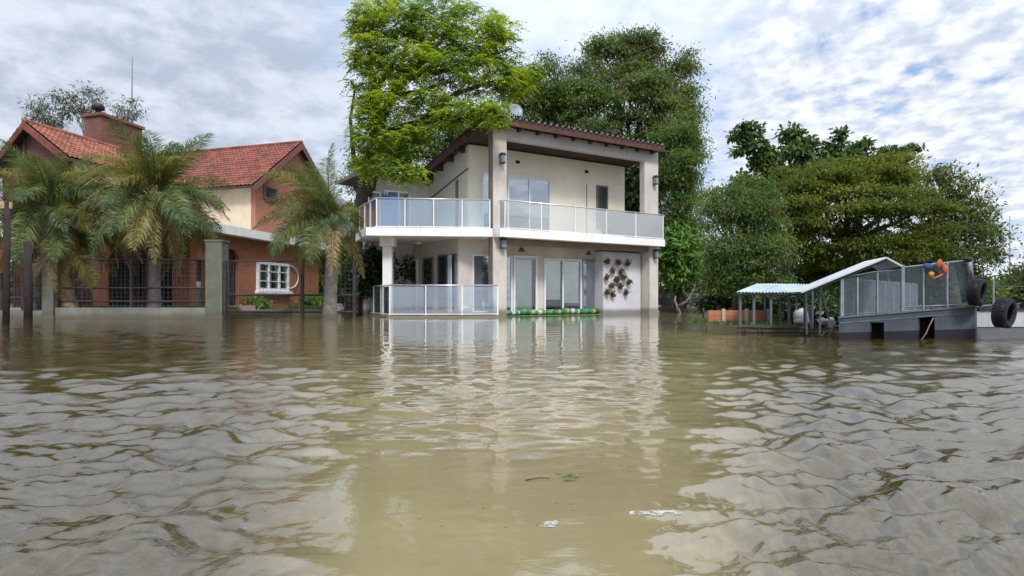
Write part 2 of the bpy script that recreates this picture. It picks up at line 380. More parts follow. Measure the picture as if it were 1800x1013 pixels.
# ------------------------------------------------------------------ foliage
def leaf_obj(name, pos, dirs, nrm, L, W, mat, parent=None):
    """diamond leaves: pos (n,3) base, dirs unit, nrm unit, L and W (n)"""
    n = len(pos)
    side = np.cross(dirs, nrm); side /= np.maximum(np.linalg.norm(side, axis=1, keepdims=True), 1e-6)
    L = np.asarray(L)[:, None]; W = np.asarray(W)[:, None]
    mid = pos + dirs * L * .45 + nrm * L * .05
    V = np.stack([pos, mid - side * W * .5, pos + dirs * L, mid + side * W * .5], 1).reshape(-1, 3)
    if parent:
        off = np.zeros(3); p = parent
        while p: off += np.array(p.location); p = p.parent
        V = V - off
    me = bpy.data.meshes.new(name); me.vertices.add(4 * n); me.vertices.foreach_set('co', V.ravel().astype(np.float32))
    me.loops.add(4 * n); me.loops.foreach_set('vertex_index', np.arange(4 * n, dtype=np.int32))
    me.polygons.add(n); me.polygons.foreach_set('loop_start', np.arange(0, 4 * n, 4, dtype=np.int32))
    me.polygons.foreach_set('loop_total', np.full(n, 4, dtype=np.int32)); me.update(calc_edges=True); me.validate()
    me.materials.append(mat)
    o = bpy.data.objects.new(name, me); C.objects.link(o)
    if parent: o.parent = parent
    return o
def unit(a): return a / np.maximum(np.linalg.norm(a, axis=1, keepdims=True), 1e-6)
def lobe(x, y, rx, ry, Y, rd=None):
    k = Y / F
    return np.array(P(x, y, Y)), np.array([rx * k, rd if rd else (rx + ry) * .5 * k, ry * k])
def leaves_in(lobes, n, leaf, clump=.5, asp=.32, droop=.35, inner=.25, per=22, flat=.55, boughs=0, pad=.7):
    if boughs:
        sub = [(c, r * .72) for c, r in lobes]
        for c, r in lobes:
            for _ in range(boughs):
                u = unit(rng.normal(size=(1, 3)))[0]; u[1] = -abs(u[1]) if rng.random() < .65 else u[1]; u[2] += .15
                f = rng.uniform(.26, .46); sub.append((c + u * r * rng.uniform(.62, .92), r * f * np.array([1.1, 1.1, pad])))
        lobes = sub
    area = np.array([r[0] * r[2] + .5 * r[1] * (r[0] + r[2]) for c, r in lobes])
    if boughs: area[:len(lobes) // (boughs + 1)] *= .45
    area /= area.sum()
    ps, ds, ns = [], [], []
    for (c, r), a in zip(lobes, area):
        k = max(2, int(n * a / per))
        u = unit(rng.normal(size=(k, 3)))
        u[:, 2] = np.where((u[:, 2] < -.2) & (rng.random(k) < .75), -u[:, 2], u[:, 2])
        rad = np.where(rng.random(k) < inner, rng.uniform(.25, .7, k), rng.uniform(.72, 1.12, k))
        cc = c + u * r * rad[:, None]
        cr = clump * rng.uniform(.55, 1.35, k)
        q = np.repeat(cc, per, 0) + rng.normal(size=(k * per, 3)) * np.repeat(cr, per)[:, None] * np.array([.55, .55, .55 * flat])
        uu = np.repeat(u, per, 0)
        d = unit(rng.normal(size=(k * per, 3)) * .8 + uu * .5 + np.array([0, 0, -droop]))
        nn = unit(rng.normal(size=(k * per, 3)) * .42 + uu * .75 + np.array([0, -.1, .5]))
        ps.append(q); ds.append(d); ns.append(nn)
    ps, ds, ns = map(np.concatenate, (ps, ds, ns))
    m = len(ps); L = leaf * rng.uniform(.6, 1.3, m)
    return ps, ds, ns, L, L * asp * rng.uniform(.8, 1.25, m)
def limb(mb, a, b, r0, r1, seg=6, wob=.12, n=7):
    a, b = Vector(a), Vector(b); L = (b - a).length
    pts = [a.lerp(b, i / seg) + (Vector((random.uniform(-1, 1), random.uniform(-1, 1), random.uniform(-.6, .6))) * L * wob * .5 *
           (1 if 0 < i < seg else 0)) + Vector((0, 0, math.sin(i / seg * math.pi) * L * .06)) for i in range(seg + 1)]
    mb.tube(pts, [r0 + (r1 - r0) * i / seg for i in range(seg + 1)], n); return pts
def tree(name, label, cat, base, trunk_pts, r0, lobes, n, leaf, mat, bark, group=None, limbs=True, flush=None, nflush=0, **kw):
    t = thing(name, label, cat, base, group)
    mb = MB(); pts = [Vector(base) + Vector((0, 0, -.15))] + [Vector(p) for p in trunk_pts]
    k = len(pts); mb.tube(pts, [r0 * (1.25 if i == 0 else 1 - .45 * i / (k - 1)) for i in range(k)], 9)
    if limbs:
        for c, r in lobes:
            s_ = pts[-1] if random.random() < .6 else pts[-1].lerp(pts[-2], random.uniform(0, .7))
            pp = limb(mb, s_, Vector(c) + Vector((0, 0, r[2] * .2)), r0 * .38, r0 * .09)
            for _ in range(4):
                u = unit(rng.normal(size=(1, 3)))[0]; u[2] = abs(u[2])
                limb(mb, pp[random.choice((3, 4, 5))], Vector(c + u * r * .9), r0 * .13, r0 * .03, 4, .15, 5)
    mb.obj('trunk', bark, t)
    leaf_obj('crown', *leaves_in(lobes, n, leaf, **kw), mat, t)
    if flush: leaf_obj('young_leaves', *leaves_in(lobes, nflush, leaf, per=14, clump=kw.get('clump', .5) * .6, inner=0), flush, t)
    return t

# ================================================================== WATER
def build_water():
    th_in = np.linspace(R(-46), R(46), 560)
    th_out = np.linspace(R(46), R(314), 60)[1:-1]
    th = np.concatenate([th_in, th_out]); nth = len(th)
    rs = [0.45]; 
    while rs[-1] < 4200:
        r = rs[-1]; rs.append(r + (max(.012, r * .0066) if r < 9 else (r * .0075 if r < 34 else r * .06)))
    rs = np.array(rs); nr = len(rs)
    Rr, T = np.meshgrid(rs, th, indexing='ij'); X = Rr * np.sin(T); Y = Rr * np.cos(T)
    q = np.where(Y > 0, X / (np.abs(Y) + .35), np.sign(X) * 2)
    q = q + .035 * np.sin(X * 2.1 + Y * 1.3) * np.sin(Y * 2.7 - X) + .03 * np.sin(Y * .9 + X * .5)
    sm = lambda v, a, b: (lambda t: t * t * (3 - 2 * t))(np.clip((v - a) / (b - a), 0, 1))
    wl = sm(q, -.16, -.38); wr = sm(q, .18, .38)
    left_amp = .155 * (1 - .78 * sm(Rr, 4.3, 10)); right_amp = .20 * (1 - .50 * sm(Rr, 4.0, 9))
    mid_amp = .0035 + .020 * sm(Rr, 2.7, 4.2)* (1 - .55 * sm(Rr, 7, 16))
    amp = mid_amp * (1 - np.maximum(wl, wr)) + left_amp * wl + right_amp * wr
    amp = amp * (1 - .6 * sm(Rr, 22, 34)) * (1 - sm(Rr, 34, 80))
    sp_ = np.maximum(Rr * (th_in[1] - th_in[0]), np.gradient(rs)[:, None])
    Z = np.zeros_like(X); g = np.random.default_rng(3)
    nw = 96
    for i in range(nw):
        lam = .05 * (.85 / .05) ** ((i + g.random()) / nw)
        ang = g.normal(0, .8) + R(90 + 12)                # crests lie roughly across the view
        k = 2 * math.pi / lam
        # slow modulation so that trains come and go
        mod = .65 + .6 * np.sin(X * k * .11 * math.cos(ang + 1) + Y * k * .13 * math.sin(ang + .7) + g.random() * 6)
        fil = np.clip((lam / sp_ - 2.5) / 3, 0, 1)
        shape = lam ** .72 * 1.05 / nw ** .5
        ph = (X * math.cos(ang) + Y * math.sin(ang)) * k + g.random() * 6.28 + .5 * np.sin(X * k * .3 + i)
        Z += shape * mod * fil * (np.sin(ph) + .18 * np.cos(2 * ph)) * .42
    Z *= amp
    V = np.stack([X, Y, Z], 2).reshape(-1, 3)
    V = np.concatenate([V, [[0, 0, 0]]])
    i0 = (np.arange(nr - 1)[:, None] * nth + np.arange(nth)[None, :]).ravel()
    j = np.tile((np.arange(nth) + 1) % nth, nr - 1); row = np.repeat(np.arange(nr - 1) * nth, nth)
    Q = np.stack([i0, row + j, row + nth + j, i0 + nth], 1)[:, ::-1]
    tri = np.stack([np.full(nth, nr * nth), (np.arange(nth) + 1) % nth, np.arange(nth)], 1)
    me = bpy.data.meshes.new('water'); me.vertices.add(len(V)); me.vertices.foreach_set('co', V.ravel().astype(np.float32))
    nl = Q.size + tri.size; me.loops.add(nl)
    me.loops.foreach_set('vertex_index', np.concatenate([Q.ravel(), tri.ravel()]).astype(np.int32))
    me.polygons.add(len(Q) + len(tri))
    st = np.concatenate([np.arange(len(Q)) * 4, Q.size + np.arange(len(tri)) * 3]); tt = np.concatenate([np.full(len(Q), 4), np.full(len(tri), 3)])
    me.polygons.foreach_set('loop_start', st.astype(np.int32)); me.polygons.foreach_set('loop_total', tt.astype(np.int32))
    me.polygons.foreach_set('use_smooth', np.ones(len(tt), dtype=bool)); me.update(calc_edges=True)
    m, nt, o = newmat('flood_water')
    b = N(nt, 'ShaderNodeBsdfPrincipled', inp={'Roughness': .025, 'IOR': 1.5, 'Specular IOR Level': .8}); nt.links.new(b.outputs[0], o.inputs[0])
    gm = N(nt, 'ShaderNodeNewGeometry'); s_ = N(nt, 'ShaderNodeSeparateXYZ'); nt.links.new(gm.outputs['Position'], s_.inputs[0])
    n1 = N(nt, 'ShaderNodeTexNoise', inp={'Scale': .5, 'Detail': 5, 'Roughness': .6}); nt.links.new(gm.outputs['Position'], n1.inputs[0])
    qn = Math(nt, 'DIVIDE', s_.outputs[0], Math(nt, 'ADD', Math(nt, 'ABSOLUTE', s_.outputs[1]), .35))
    qn = Math(nt, 'ADD', qn, Math(nt, 'MULTIPLY', Math(nt, 'SUBTRACT', n1.outputs[0], .5), .12))
    silt = Math(nt, 'MULTIPLY', Smooth(nt, qn, -.42, -.14), Smooth(nt, qn, .44, .16))   # paler silty water before the pale house, its colour also carrying a brighter exposure
    c = Mix(nt, silt, (.046, .033, .006), (.25, .205, .11))
    c = Mix(nt, Math(nt, 'MULTIPLY', Smooth(nt, n1.outputs[0], .35, .7), .3), c, (.075, .055, .016))
    nt.links.new(c, b.inputs['Base Color'])
    n2 = N(nt, 'ShaderNodeTexNoise', inp={'Scale': 13, 'Detail': 4, 'Roughness': .55}); nt.links.new(gm.outputs['Position'], n2.inputs[0])
    rip = Math(nt, 'SUBTRACT', 1.0, Math(nt, 'MULTIPLY', silt, .85))
    bp = N(nt, 'ShaderNodeBump', inp={'Distance': .02}); nt.links.new(n2.outputs[0], bp.inputs['Height'])
    nt.links.new(Math(nt, 'MULTIPLY', rip, .22), bp.inputs['Strength'])
    mp = N(nt, 'ShaderNodeMapping', inp={'Scale': (11, 26, 1), 'Rotation': (0, 0, .2)}); nt.links.new(gm.outputs['Position'], mp.inputs[0])
    n3 = N(nt, 'ShaderNodeTexNoise', inp={'Scale': 1.0, 'Detail': 4, 'Roughness': .6}); nt.links.new(mp.outputs[0], n3.inputs[0])
    n5 = N(nt, 'ShaderNodeTexNoise', inp={'Scale': 1.3, 'Detail': 3}); nt.links.new(gm.outputs['Position'], n5.inputs[0])
    bp2 = N(nt, 'ShaderNodeBump', inp={'Distance': .012}); nt.links.new(n3.outputs[0], bp2.inputs['Height']); nt.links.new(bp.outputs[0], bp2.inputs['Normal'])
    nt.links.new(Math(nt, 'MULTIPLY', rip, Math(nt, 'MULTIPLY', Smooth(nt, n5.outputs[0], .42, .66), .55)), bp2.inputs['Strength'])
    nt.links.new(bp2.outputs[0], b.inputs['Normal'])
    me.materials.append(m)
    ob = bpy.data.objects.new('water', me); C.objects.link(ob)
    tag(ob, 'murky brown flood water with ripples', None, None, 'structure')
build_water()

# ================================================================== LAND
def land(name, label, poly, z, mat, depth=.6):
    mb = MB(); mb.prism([(x, y, -depth) for x, y in poly], [(x, y, z) for x, y in poly]); o = mb.obj(name, mat)
    return tag(o, label, None, None, 'structure')
land('ground', 'muddy ground behind the houses', [(-260, 60), (-60, 27.2), (-24, 26.3), (-11.0, 26.3), (-10.7, 33.2), (-8.6, 33.4), (-6.4, 30.8),
     (0, 33), (6.5, 36), (10.2, 37.2), (11.4, 41), (4.4, 15.2), (4.05, 14.05), (5.9, 14.0), (6.6, 18.5), (12.5, 23.5), (30, 33), (260, 90), (260, 420), (-260, 420)], .2, M['land'])

# ================================================================== PALE HOUSE (middle)
A0 = P(867, 557, 28.1); HA = R(34)
FR = Frame((A0.x, A0.y), (math.cos(HA), math.sin(HA)))
hs = thing('pale_house', 'two storey cream house with glass balconies and sloping tiled roof standing in flood water', 'house', (A0.x, A0.y, 0))
sR = FR.x(1157); sBal = FR.x(1169, -.5)
zs0, zs1 = 3.27, 3.60                           # balcony slab
zb = FR.z(890, 245)                             # underside of the front beam
zr = FR.z(890, 213)                             # top of the front beam
DU, DG = 1.8, 1.2
sCu, sCl = FR.x(825, DU), FR.x(806, DG)
slope = math.tan(R(13.5))
roof_d0, roof_s0, roof_s1, roof_d1 = -.5, -.62, FR.x(1168, -.5), 9.5
zr_top = FR.z(868, 200, roof_d0)                # top of the roof's front edge
ztop = lambda d: zr_top - .16 - (d - roof_d0) * slope   # underside of the roof covering
# columns and beams
mb = MB(); mb.box(FR, 0, .66, 0, .34, -.4, ztop(0) - .05); mb.obj('corner_column', M['render_beige'], hs)
mb = MB(); mb.box(FR, -.03, -.004, .02, .33, -.4, ztop(0) - .2); mb.obj('brown_side_sheet', M['brownbeam'], hs)  # thin brown sheet over the column's left side
mb = MB(); sRu = FR.x(1133)
mb.box(FR, sRu, sR, 0, .32, zs1, zb); mb.obj('upper_column', M['render_beige'], hs)
mb = MB(); mb.box(FR, FR.x(1142), sR - .003, .003, .75, -.4, zs0); mb.obj('lower_column', M['render_beige'], hs)
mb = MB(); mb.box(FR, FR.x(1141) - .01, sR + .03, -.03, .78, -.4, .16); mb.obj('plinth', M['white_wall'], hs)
mb = MB(); mb.box(FR, .663, sR, .003, .30, zb, ztop(0) - .03); mb.obj('front_beam', M['render_grey'], hs)
# upper walls
sRw = FR.x(1098, DU)
mb = MB(); mb.box(FR, sCu, sRw, DU, DU + .2, zs1, ztop(DU + .2) - .02); mb.obj('upper_front_wall', M['render_cream'], hs)
def sidewall(s0, s1, d0, d1, z0, zf):
    b = [FR.pt(s0, d0, z0), FR.pt(s1, d0, z0), FR.pt(s1, d1, z0), FR.pt(s0, d1, z0)]
    t = [FR.pt(s0, d0, zf(d0)), FR.pt(s1, d0, zf(d0)), FR.pt(s1, d1, zf(d1)), FR.pt(s0, d1, zf(d1))]
    return MB().hexa(b, t)
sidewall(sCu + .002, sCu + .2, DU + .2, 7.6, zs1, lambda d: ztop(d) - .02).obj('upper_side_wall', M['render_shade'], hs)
sidewall(sCu - .025, sCu - .004, DU + .3, 7.5, zs1 + 2.55, lambda d: zs1 + 2.63 + (ztop(d) - ztop(DU)) * 1.0 + .28).obj('wall_band', M['soffit'], hs) if False else None
# groove that follows the roof, and the blind recess under it
gz = lambda d: FR.z(820, 293, DU) - (d - DU) * slope * 1.05
b = MB(); b.hexa([FR.pt(sCu - .03, DU + .1, gz(DU + .1) - .05), FR.pt(sCu, DU + .1, gz(DU + .1) - .05), FR.pt(sCu, 7.4, gz(7.4) - .05), FR.pt(sCu - .03, 7.4, gz(7.4) - .05)],
               [FR.pt(sCu - .03, DU + .1, gz(DU + .1)), FR.pt(sCu, DU + .1, gz(DU + .1)), FR.pt(sCu, 7.4, gz(7.4)), FR.pt(sCu - .03, 7.4, gz(7.4))])
b.obj('wall_groove', M['timber'], hs)
mb = MB(); mb.box(FR, sCu - .02, sCu, DU + .95, DU + 1.2, zs1, gz(DU + 1.2) - .1); mb.obj('wall_recess', M['brownbeam'], hs)
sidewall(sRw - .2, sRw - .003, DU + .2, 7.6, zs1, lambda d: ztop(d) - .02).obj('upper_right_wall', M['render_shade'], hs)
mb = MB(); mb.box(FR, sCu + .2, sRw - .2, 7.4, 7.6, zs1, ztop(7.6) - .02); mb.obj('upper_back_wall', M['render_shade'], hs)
# ground floor walls
sPw, dPw = FR.x(1060, .55), .55
sPe = FR.x(1126, .55)
mb = MB(); mb.box(FR, sCl, FR.x(1124, DG), DG, DG + .2, -.4, zs0 - .002); mb.obj('lower_front_wall', M['render_pink'], hs)
mb = MB(); mb.box(FR, sCl, sCl + .2, DG + .2, 7.6, -.4, zs0 - .002); mb.obj('lower_side_wall', M['render_pink'], hs)
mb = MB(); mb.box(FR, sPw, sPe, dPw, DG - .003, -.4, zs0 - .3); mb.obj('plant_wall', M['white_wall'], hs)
mb = MB(); mb.box(FR, .663, FR.x(1141), .08, .30, zs0 - .26, zs0 - .003); mb.obj('lintel_beam', M['brownbeam'], hs)
mb = MB(); mb.box(FR, sR - .4, sR - .2, .8, 7.6, -.4, zs0 - .01); mb.obj('lower_right_wall', M['render_pink'], hs)
# right balcony and floor slab
mb = MB(); mb.box(FR, FR.x(879, -.5), sBal, -.5, -.002, zs0, zs1); mb.obj('balcony_slab', M['white'], hs)
mb = MB(); mb.box(FR, .68, sR - .01, 0.004, 7.6, zs0 + .02, zs1 - .004); mb.obj('upper_floor', M['soffit'], hs)
# left balcony: its front edge faces the water squarely
E = [P(866, 0, 27.75), P(643, 0, 27.25), P(625, 0, 30.2)]
E = [(p.x, p.y) for p in E]
bk = FR.pt(sCu - .3, 5.5, 0); in1 = FR.pt(-.04, .33, 0); in2 = FR.pt(.5, 1.3, 0); in3 = FR.pt(sCu + .8, 4.2, 0)
poly = E + [(bk.x - .6, bk.y), (in3.x, in3.y), (in2.x, in2.y), (in1.x, in1.y)]
MB().prism([(x, y, zs0) for x, y in poly], [(x, y, zs1) for x, y in poly]).obj('left_balcony_slab', M['white'], hs)
mb = MB(); pc = P(682, 0, 28.4); mb.wbox(pc.x - .19, pc.x + .19, 28.2, 28.6, -.4, zs0 - .36); mb.obj('balcony_post', M['white'], hs)
mb = MB(); mb.wbox(pc.x - .29, pc.x + .31, 28.1, 28.7, zs0 - .357, zs0 - .003); mb.obj('post_capital', M['white'], hs)
mb = MB(); mb.tube([P(735, 427.5, 29.4) + Vector((0, 0, .02)), P(735, 427.5, 29.4) - Vector((0, 0, .04))], .14, 14); mb.obj('ceiling_lamp', M['white_frame'], hs)
# roof
def tile_field(mb, p0, eu, ev, lu, lv, tw=.28, th=.36, amp=.035, step=.03):
    """clay tiles as relief: waves across the slope, steps down it"""
    eu, ev = Vector(eu).normalized(), Vector(ev).normalized(); nn = eu.cross(ev)
    if nn.z < 0: nn = -nn
    nu = max(2, int(lu / tw * 4)); nv = max(1, int(lv / th))
    rows = []
    for j in range(nv):
        for k in (0, 1):
            v = (j + k * .985) * lv / nv
            rows.append((v, step * (0 if k == 0 else 1)))
    vs = [Vector(p0) + eu * (lu * i / nu) + ev * v + nn * (amp * (1 + math.cos(i * math.pi / 2)) * .5 + h_ + (.006 * math.sin(i * 7.3 + v * 11))) for v, h_ in rows for i in range(nu + 1)]
    w_ = nu + 1
    fs = [(j * w_ + i, j * w_ + i + 1, (j + 1) * w_ + i + 1, (j + 1) * w_ + i) for j in range(len(rows) - 1) for i in range(nu)]
    mb.add(vs, fs, False)
def P3(s, d, z): return FR.pt(s, d, z)
zt = lambda d: zr_top - .07 - (d - roof_d0) * slope
pts = [P3(roof_s0, roof_d0, zt(roof_d0)), P3(roof_s1, roof_d0, zt(roof_d0)), P3(roof_s1, roof_d1, zt(roof_d1)), P3(roof_s0, roof_d1, zt(roof_d1))]
rf = MB().slab(pts, (0, 0, -.08)).obj('roof', M['timber'], hs)
mb = MB(); back = P3(roof_s0, roof_d1, zt(roof_d1)); front = P3(roof_s0, roof_d0, zt(roof_d0))
tile_field(mb, P3(roof_s0 - .02, roof_d1, zt(roof_d1) + .01), FR.pt(1, 0, 0) - FR.pt(0, 0, 0), front - back, roof_s1 - roof_s0 + .06, (front - back).length + .06, .32, .40, .07)
o_ = mb.obj('roof_tiles', M['greytile'], rf); o_['kind'] = 'stuff'
mb = MB(); n_ = int((roof_s1 - roof_s0) / .32)
for i in range(n_ + 1):                       # half round tile ends along the front edge
    c_ = P3(roof_s0 + i * .32, roof_d0 - .06, zt(roof_d0) + .03); mb.tube([c_, c_ + (P3(0, 1, 0) - P3(0, 0, 0)) * .3 + Vector((0, 0, -.3 * slope))], .06, 8)
o_ = mb.obj('tile_ends', M['greytile'], rf); o_['kind'] = 'stuff'
MB().box(FR, roof_s0, roof_s1, roof_d0, roof_d0 + .04, zt(roof_d0) - .30, zt(roof_d0) - .083).obj('fascia', M['fascia'], rf)
b = MB(); f0, f1 = roof_d0 + .045, roof_d1
b.hexa([P3(roof_s0, f0, zt(f0) - .3), P3(roof_s0 + .04, f0, zt(f0) - .3), P3(roof_s0 + .04, f1, zt(f1) - .3), P3(roof_s0, f1, zt(f1) - .3)],
       [P3(roof_s0, f0, zt(f0) - .083), P3(roof_s0 + .04, f0, zt(f0) - .083), P3(roof_s0 + .04, f1, zt(f1) - .083), P3(roof_s0, f1, zt(f1) - .083)])
b.obj('bargeboard', M['fascia'], rf)
i = 0; s_ = .2
while s_ < roof_s1 - .2:
    b = MB(); d0, d1 = roof_d0 + .045, DU - .01
    b.hexa([P3(s_, d0, zt(d0) - .26), P3(s_ + .13, d0, zt(d0) - .26), P3(s_ + .13, -.004, zt(0) - .26), P3(s_, -.004, zt(0) - .26)],
           [P3(s_, d0, zt(d0) - .085), P3(s_ + .13, d0, zt(d0) - .085), P3(s_ + .13, -.004, zt(0) - .085), P3(s_, -.004, zt(0) - .085)])
    b.obj('rafter', M['timber'], rf); s_ += .98
# the roof also shelters the upper side wall: purlin ends
d_ = DU + .35
while d_ < 7.4:
    MB().box(FR, sCu - .42, sCu - .004, d_, d_ + .14, ztop(d_) - .28, ztop(d_) - .08).obj('purlin_end', M['timber'], rf); d_ += 1.0
sideroof = [P3(sCu - .5, roof_d0 + .6, zt(roof_d0 + .6)), P3(roof_s0 - .004, roof_d0 + .6, zt(roof_d0 + .6)), P3(roof_s0 - .004, roof_d1, zt(roof_d1)), P3(sCu - .5, roof_d1, zt(roof_d1))]
MB().slab(sideroof, (0, 0, -.08)).obj('side_roof', M['timber'], rf)
b = MB(); f0, f1 = roof_d0 + .62, roof_d1
b.hexa([P3(sCu - .54, f0, zt(f0) - .24), P3(sCu - .503, f0, zt(f0) - .24), P3(sCu - .503, f1, zt(f1) - .24), P3(sCu - .54, f1, zt(f1) - .24)],
       [P3(sCu - .54, f0, zt(f0) + .06), P3(sCu - .503, f0, zt(f0) + .06), P3(sCu - .503, f1, zt(f1) + .06), P3(sCu - .54, f1, zt(f1) + .06)])
b.obj('bargeboard', M['fascia'], rf)
MB().box(FR, sCu - .53, roof_s0 - .01, roof_d0 + .56, roof_d0 + .597, zt(roof_d0 + .6) - .26, zt(roof_d0 + .6) - .0).obj('fascia', M['fascia'], rf)
mb = MB(); pb = P3(sCu - .5, roof_d1, zt(roof_d1) + .01); pf = P3(sCu - .5, roof_d0 + .6, zt(roof_d0 + .6) + .01)
tile_field(mb, pb, FR.pt(1, 0, 0) - FR.pt(0, 0, 0), pf - pb, (roof_s0 - sCu) + .48, (pf - pb).length, .32, .40, .07)
o_ = mb.obj('roof_tiles', M['greytile'], rf); o_['kind'] = 'stuff'

# windows of the pale house
def window(fr, x0, x1, yt, yb, d, parent, fw=.07, panes=2, pane=None, frame=None, z0=None, split=None, depth=.09, name='window'):
    s0, s1 = fr.x(x0, d), fr.x(x1, d); z1 = fr.z(x0, yt, d); z0 = fr.z(x0, yb, d) if z0 is None else z0
    frame = frame or M['white_frame']; pane = pane or M['mirror']
    f = MB().box(fr, s0, s0 + fw, d - depth, d - .003, z0, z1)
    f.box(fr, s1 - fw, s1, d - depth, d - .003, z0, z1)
    f.box(fr, s0 + fw, s1 - fw, d - depth, d - .003, z1 - fw, z1); f.box(fr, s0 + fw, s1 - fw, d - depth, d - .003, z0, z0 + fw)
    cuts = split or [k / panes for k in range(1, panes)]
    xs = [s0 + fw] + [s0 + (s1 - s0) * c for c in cuts] + [s1 - fw]
    for c in xs[1:-1]: f.box(fr, c - fw * .45, c + fw * .45, d - depth + .004, d - .004, z0 + fw, z1 - fw)
    o = f.obj(name, frame, parent)
    for a, b_ in zip(xs[:-1], xs[1:]):
        MB().box(fr, a + .012, b_ - .012, d - .05, d - .035, z0 + fw, z1 - fw).obj('pane', pane, o)
    return o
window(FR, 891, 966, 308, 0, DU, hs, z0=zs1 + .01, panes=2, name='balcony_door')
window(FR, 1048, 1067, 326, 400, DU, hs, panes=1, pane=M['dimglass'], frame=M['greywall'], name='narrow_window')
window(FR, 846, 872, 300, 0, DU, hs, z0=zs1 + .01, panes=1, name='balcony_door')
for (x, y) in ((910, 285), (1031, 302)):
    s_, z_ = FR.loc(x, y, DU); MB().box(FR, s_ - .11, s_ + .11, DU - .012, DU - .002, z_ - .07, z_ + .07).obj('vent', M['dark'], hs)
s_, z_ = FR.loc(1031, 325, DU); MB().box(FR, s_ - .012, s_ + .012, DU - .03, DU - .004, zs1, z_).obj('downpipe', M['brownbeam'], hs)
# ground floor openings, left to right
zg = .16
window(FR, 829, 866, 447, 0, DG, hs, z0=zg, panes=1, name='window')
window(FR, 884, 899, 450, 0, DG, hs, z0=zg, panes=1, name='window')
wd = window(FR, 901, 943, 449, 0, DG, hs, z0=zg, panes=1, pane=M['pane'], fw=.09, name='glass_door')
MB().box(FR, FR.x(904, DG), FR.x(934, DG), DG - .03, DG - .012, zg + .1, FR.z(904, 456, DG)).obj('blind', M['blind'], wd)
MB().box(FR, FR.x(934.2, DG), FR.x(941, DG), DG - .03, DG - .012, zg + .1, FR.z(904, 456, DG)).obj('dark_gap', M['greywall'], wd)
w2 = window(FR, 955, 1021, 454, 0, DG, hs, z0=zg, split=[.49], pane=M['pane'], fw=.08, name='window')
MB().box(FR, FR.x(957, DG), FR.x(984, DG), DG - .03, DG - .012, FR.z(957, 527, DG), FR.z(957, 458, DG)).obj('blind', M['blind'], w2)
MB().box(FR, FR.x(989, DG), FR.x(1016, DG), DG - .03, DG - .012, FR.z(989, 533, DG), FR.z(989, 460, DG)).obj('blind', M['blind'], w2)
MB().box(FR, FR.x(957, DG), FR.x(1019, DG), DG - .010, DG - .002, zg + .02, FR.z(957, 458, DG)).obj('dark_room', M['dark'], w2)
w3 = window(FR, 1021.5, 1049, 456, 0, DG, hs, z0=zg, panes=1, pane=M['pane'], fw=.07, frame=M['galv'], name='window')
MB().box(FR, FR.x(1024, DG), FR.x(1046, DG), DG - .03, DG - .012, zg + .05, FR.z(1024, 459, DG)).obj('blind', M['greyblind'], w3)
# openings in the lower side wall (seen under the left balcony)
FS = Frame((FR.pt(sCl, DG, 0).x, FR.pt(sCl, DG, 0).y), (FR.n.x, FR.n.y), (FR.e.x, FR.e.y))
for x0, x1, yt, pn, fr_ in ((803, 772, 446, 'dimglass', 'darkgalv'), (763, 745, 452, 'dimglass', 'brownbeam'), (735, 714, 456, 'mirror', 'white_frame')):
    window(FS, x0, x1, yt, 0, -.001, hs, z0=zg, panes=2 if x0 != 763 else 1, pane=M[pn], frame=M[fr_], name='glass_door')
MB().box(FS, FS.x(796, -.05), FS.x(790, -.05), -.14, -.10, zg, FS.z(796, 448, 0)).obj('curtain', M['curtain'], hs)
# low wing at the back left
dW = 5.6; s0w, s1w = FR.x(640, dW), sCu
zw = FR.z(700, 316, dW)
MB().box(FR, s0w, s1w - .01, dW, dW + .2, -.3, zw).obj('wing_wall', M['render_pink'], hs)
MB().box(FR, s0w - .3, s1w - .03, dW - .45, dW + 3, zw + .004, zw + .16).obj('wing_roof', M['greytile'], hs)
MB().box(FR, s0w - .3, s1w - .03, dW - .49, dW - .453, zw - .06, zw + .17).obj('wing_fascia', M['fascia'], hs)
for k in range(5):
    a_ = s0w + .4 + k * .9; MB().box(FR, a_, a_ + .12, dW - .44, dW - .004, zw - .14, zw).obj('rafter', M['timber'], hs)
window(FR, 646, 668, 336, 0, dW, hs, z0=zs1, panes=1, pane=M['dimglass'], name='window')
window(FR, 674, 720, 334, 0, dW, hs, z0=zs1, split=[.12, .55], pane=M['mirror'], name='balcony_door')
MB().box(FR, FR.x(673, dW - .2), FR.x(700, dW - .2), dW - .2, dW - .15, zs1 + .02, FR.z(690, 345, dW)).obj('blue_panel', M['bluedoor'], hs)
# railings
def railing(pts, posts, z0, z1, parent, gmat, name, post_w=.05, tilt=0.0):
    """steel posts, a top rail, glass panes between; pts = plan polyline, posts = number of bays per run"""
    o = MB(); 
    P_ = [Vector((p[0], p[1], 0)) for p in pts]
    for a, b in zip(P_[:-1], P_[1:]):
        o.tube([a + Vector((0, 0, z1)), b + Vector((0, 0, z1))], .03, 8)
    r = o.obj(name, M['steel'], parent)
    for (a, b), n in zip(zip(P_[:-1], P_[1:]), posts):
        e = (b - a); u = e.normalized(); fr = Frame((a.x, a.y), (u.x, u.y)); L = e.length
        for k in range(n + 1):
            if k == 0 and a is not P_[0]: continue
            s_ = min(max(L * k / n, post_w / 2), L - post_w / 2)
            MB().box(fr, s_ - post_w / 2, s_ + post_w / 2, -.02, .02, z0, z1 - .02).obj('post', M['white_frame'], r)
        for k in range(n):
            MB().box(fr, L * k / n + .05, L * (k + 1) / n - .05, -.006, .006, z0 + .07, z1 - .05).obj('glass_pane', gmat, r)
        MB().box(fr, .05, L - .05, -.015, .015, z0 + .03, z0 + .065).obj('bottom_rail', M['white_frame'], r)
    return r
zrt = 4.78
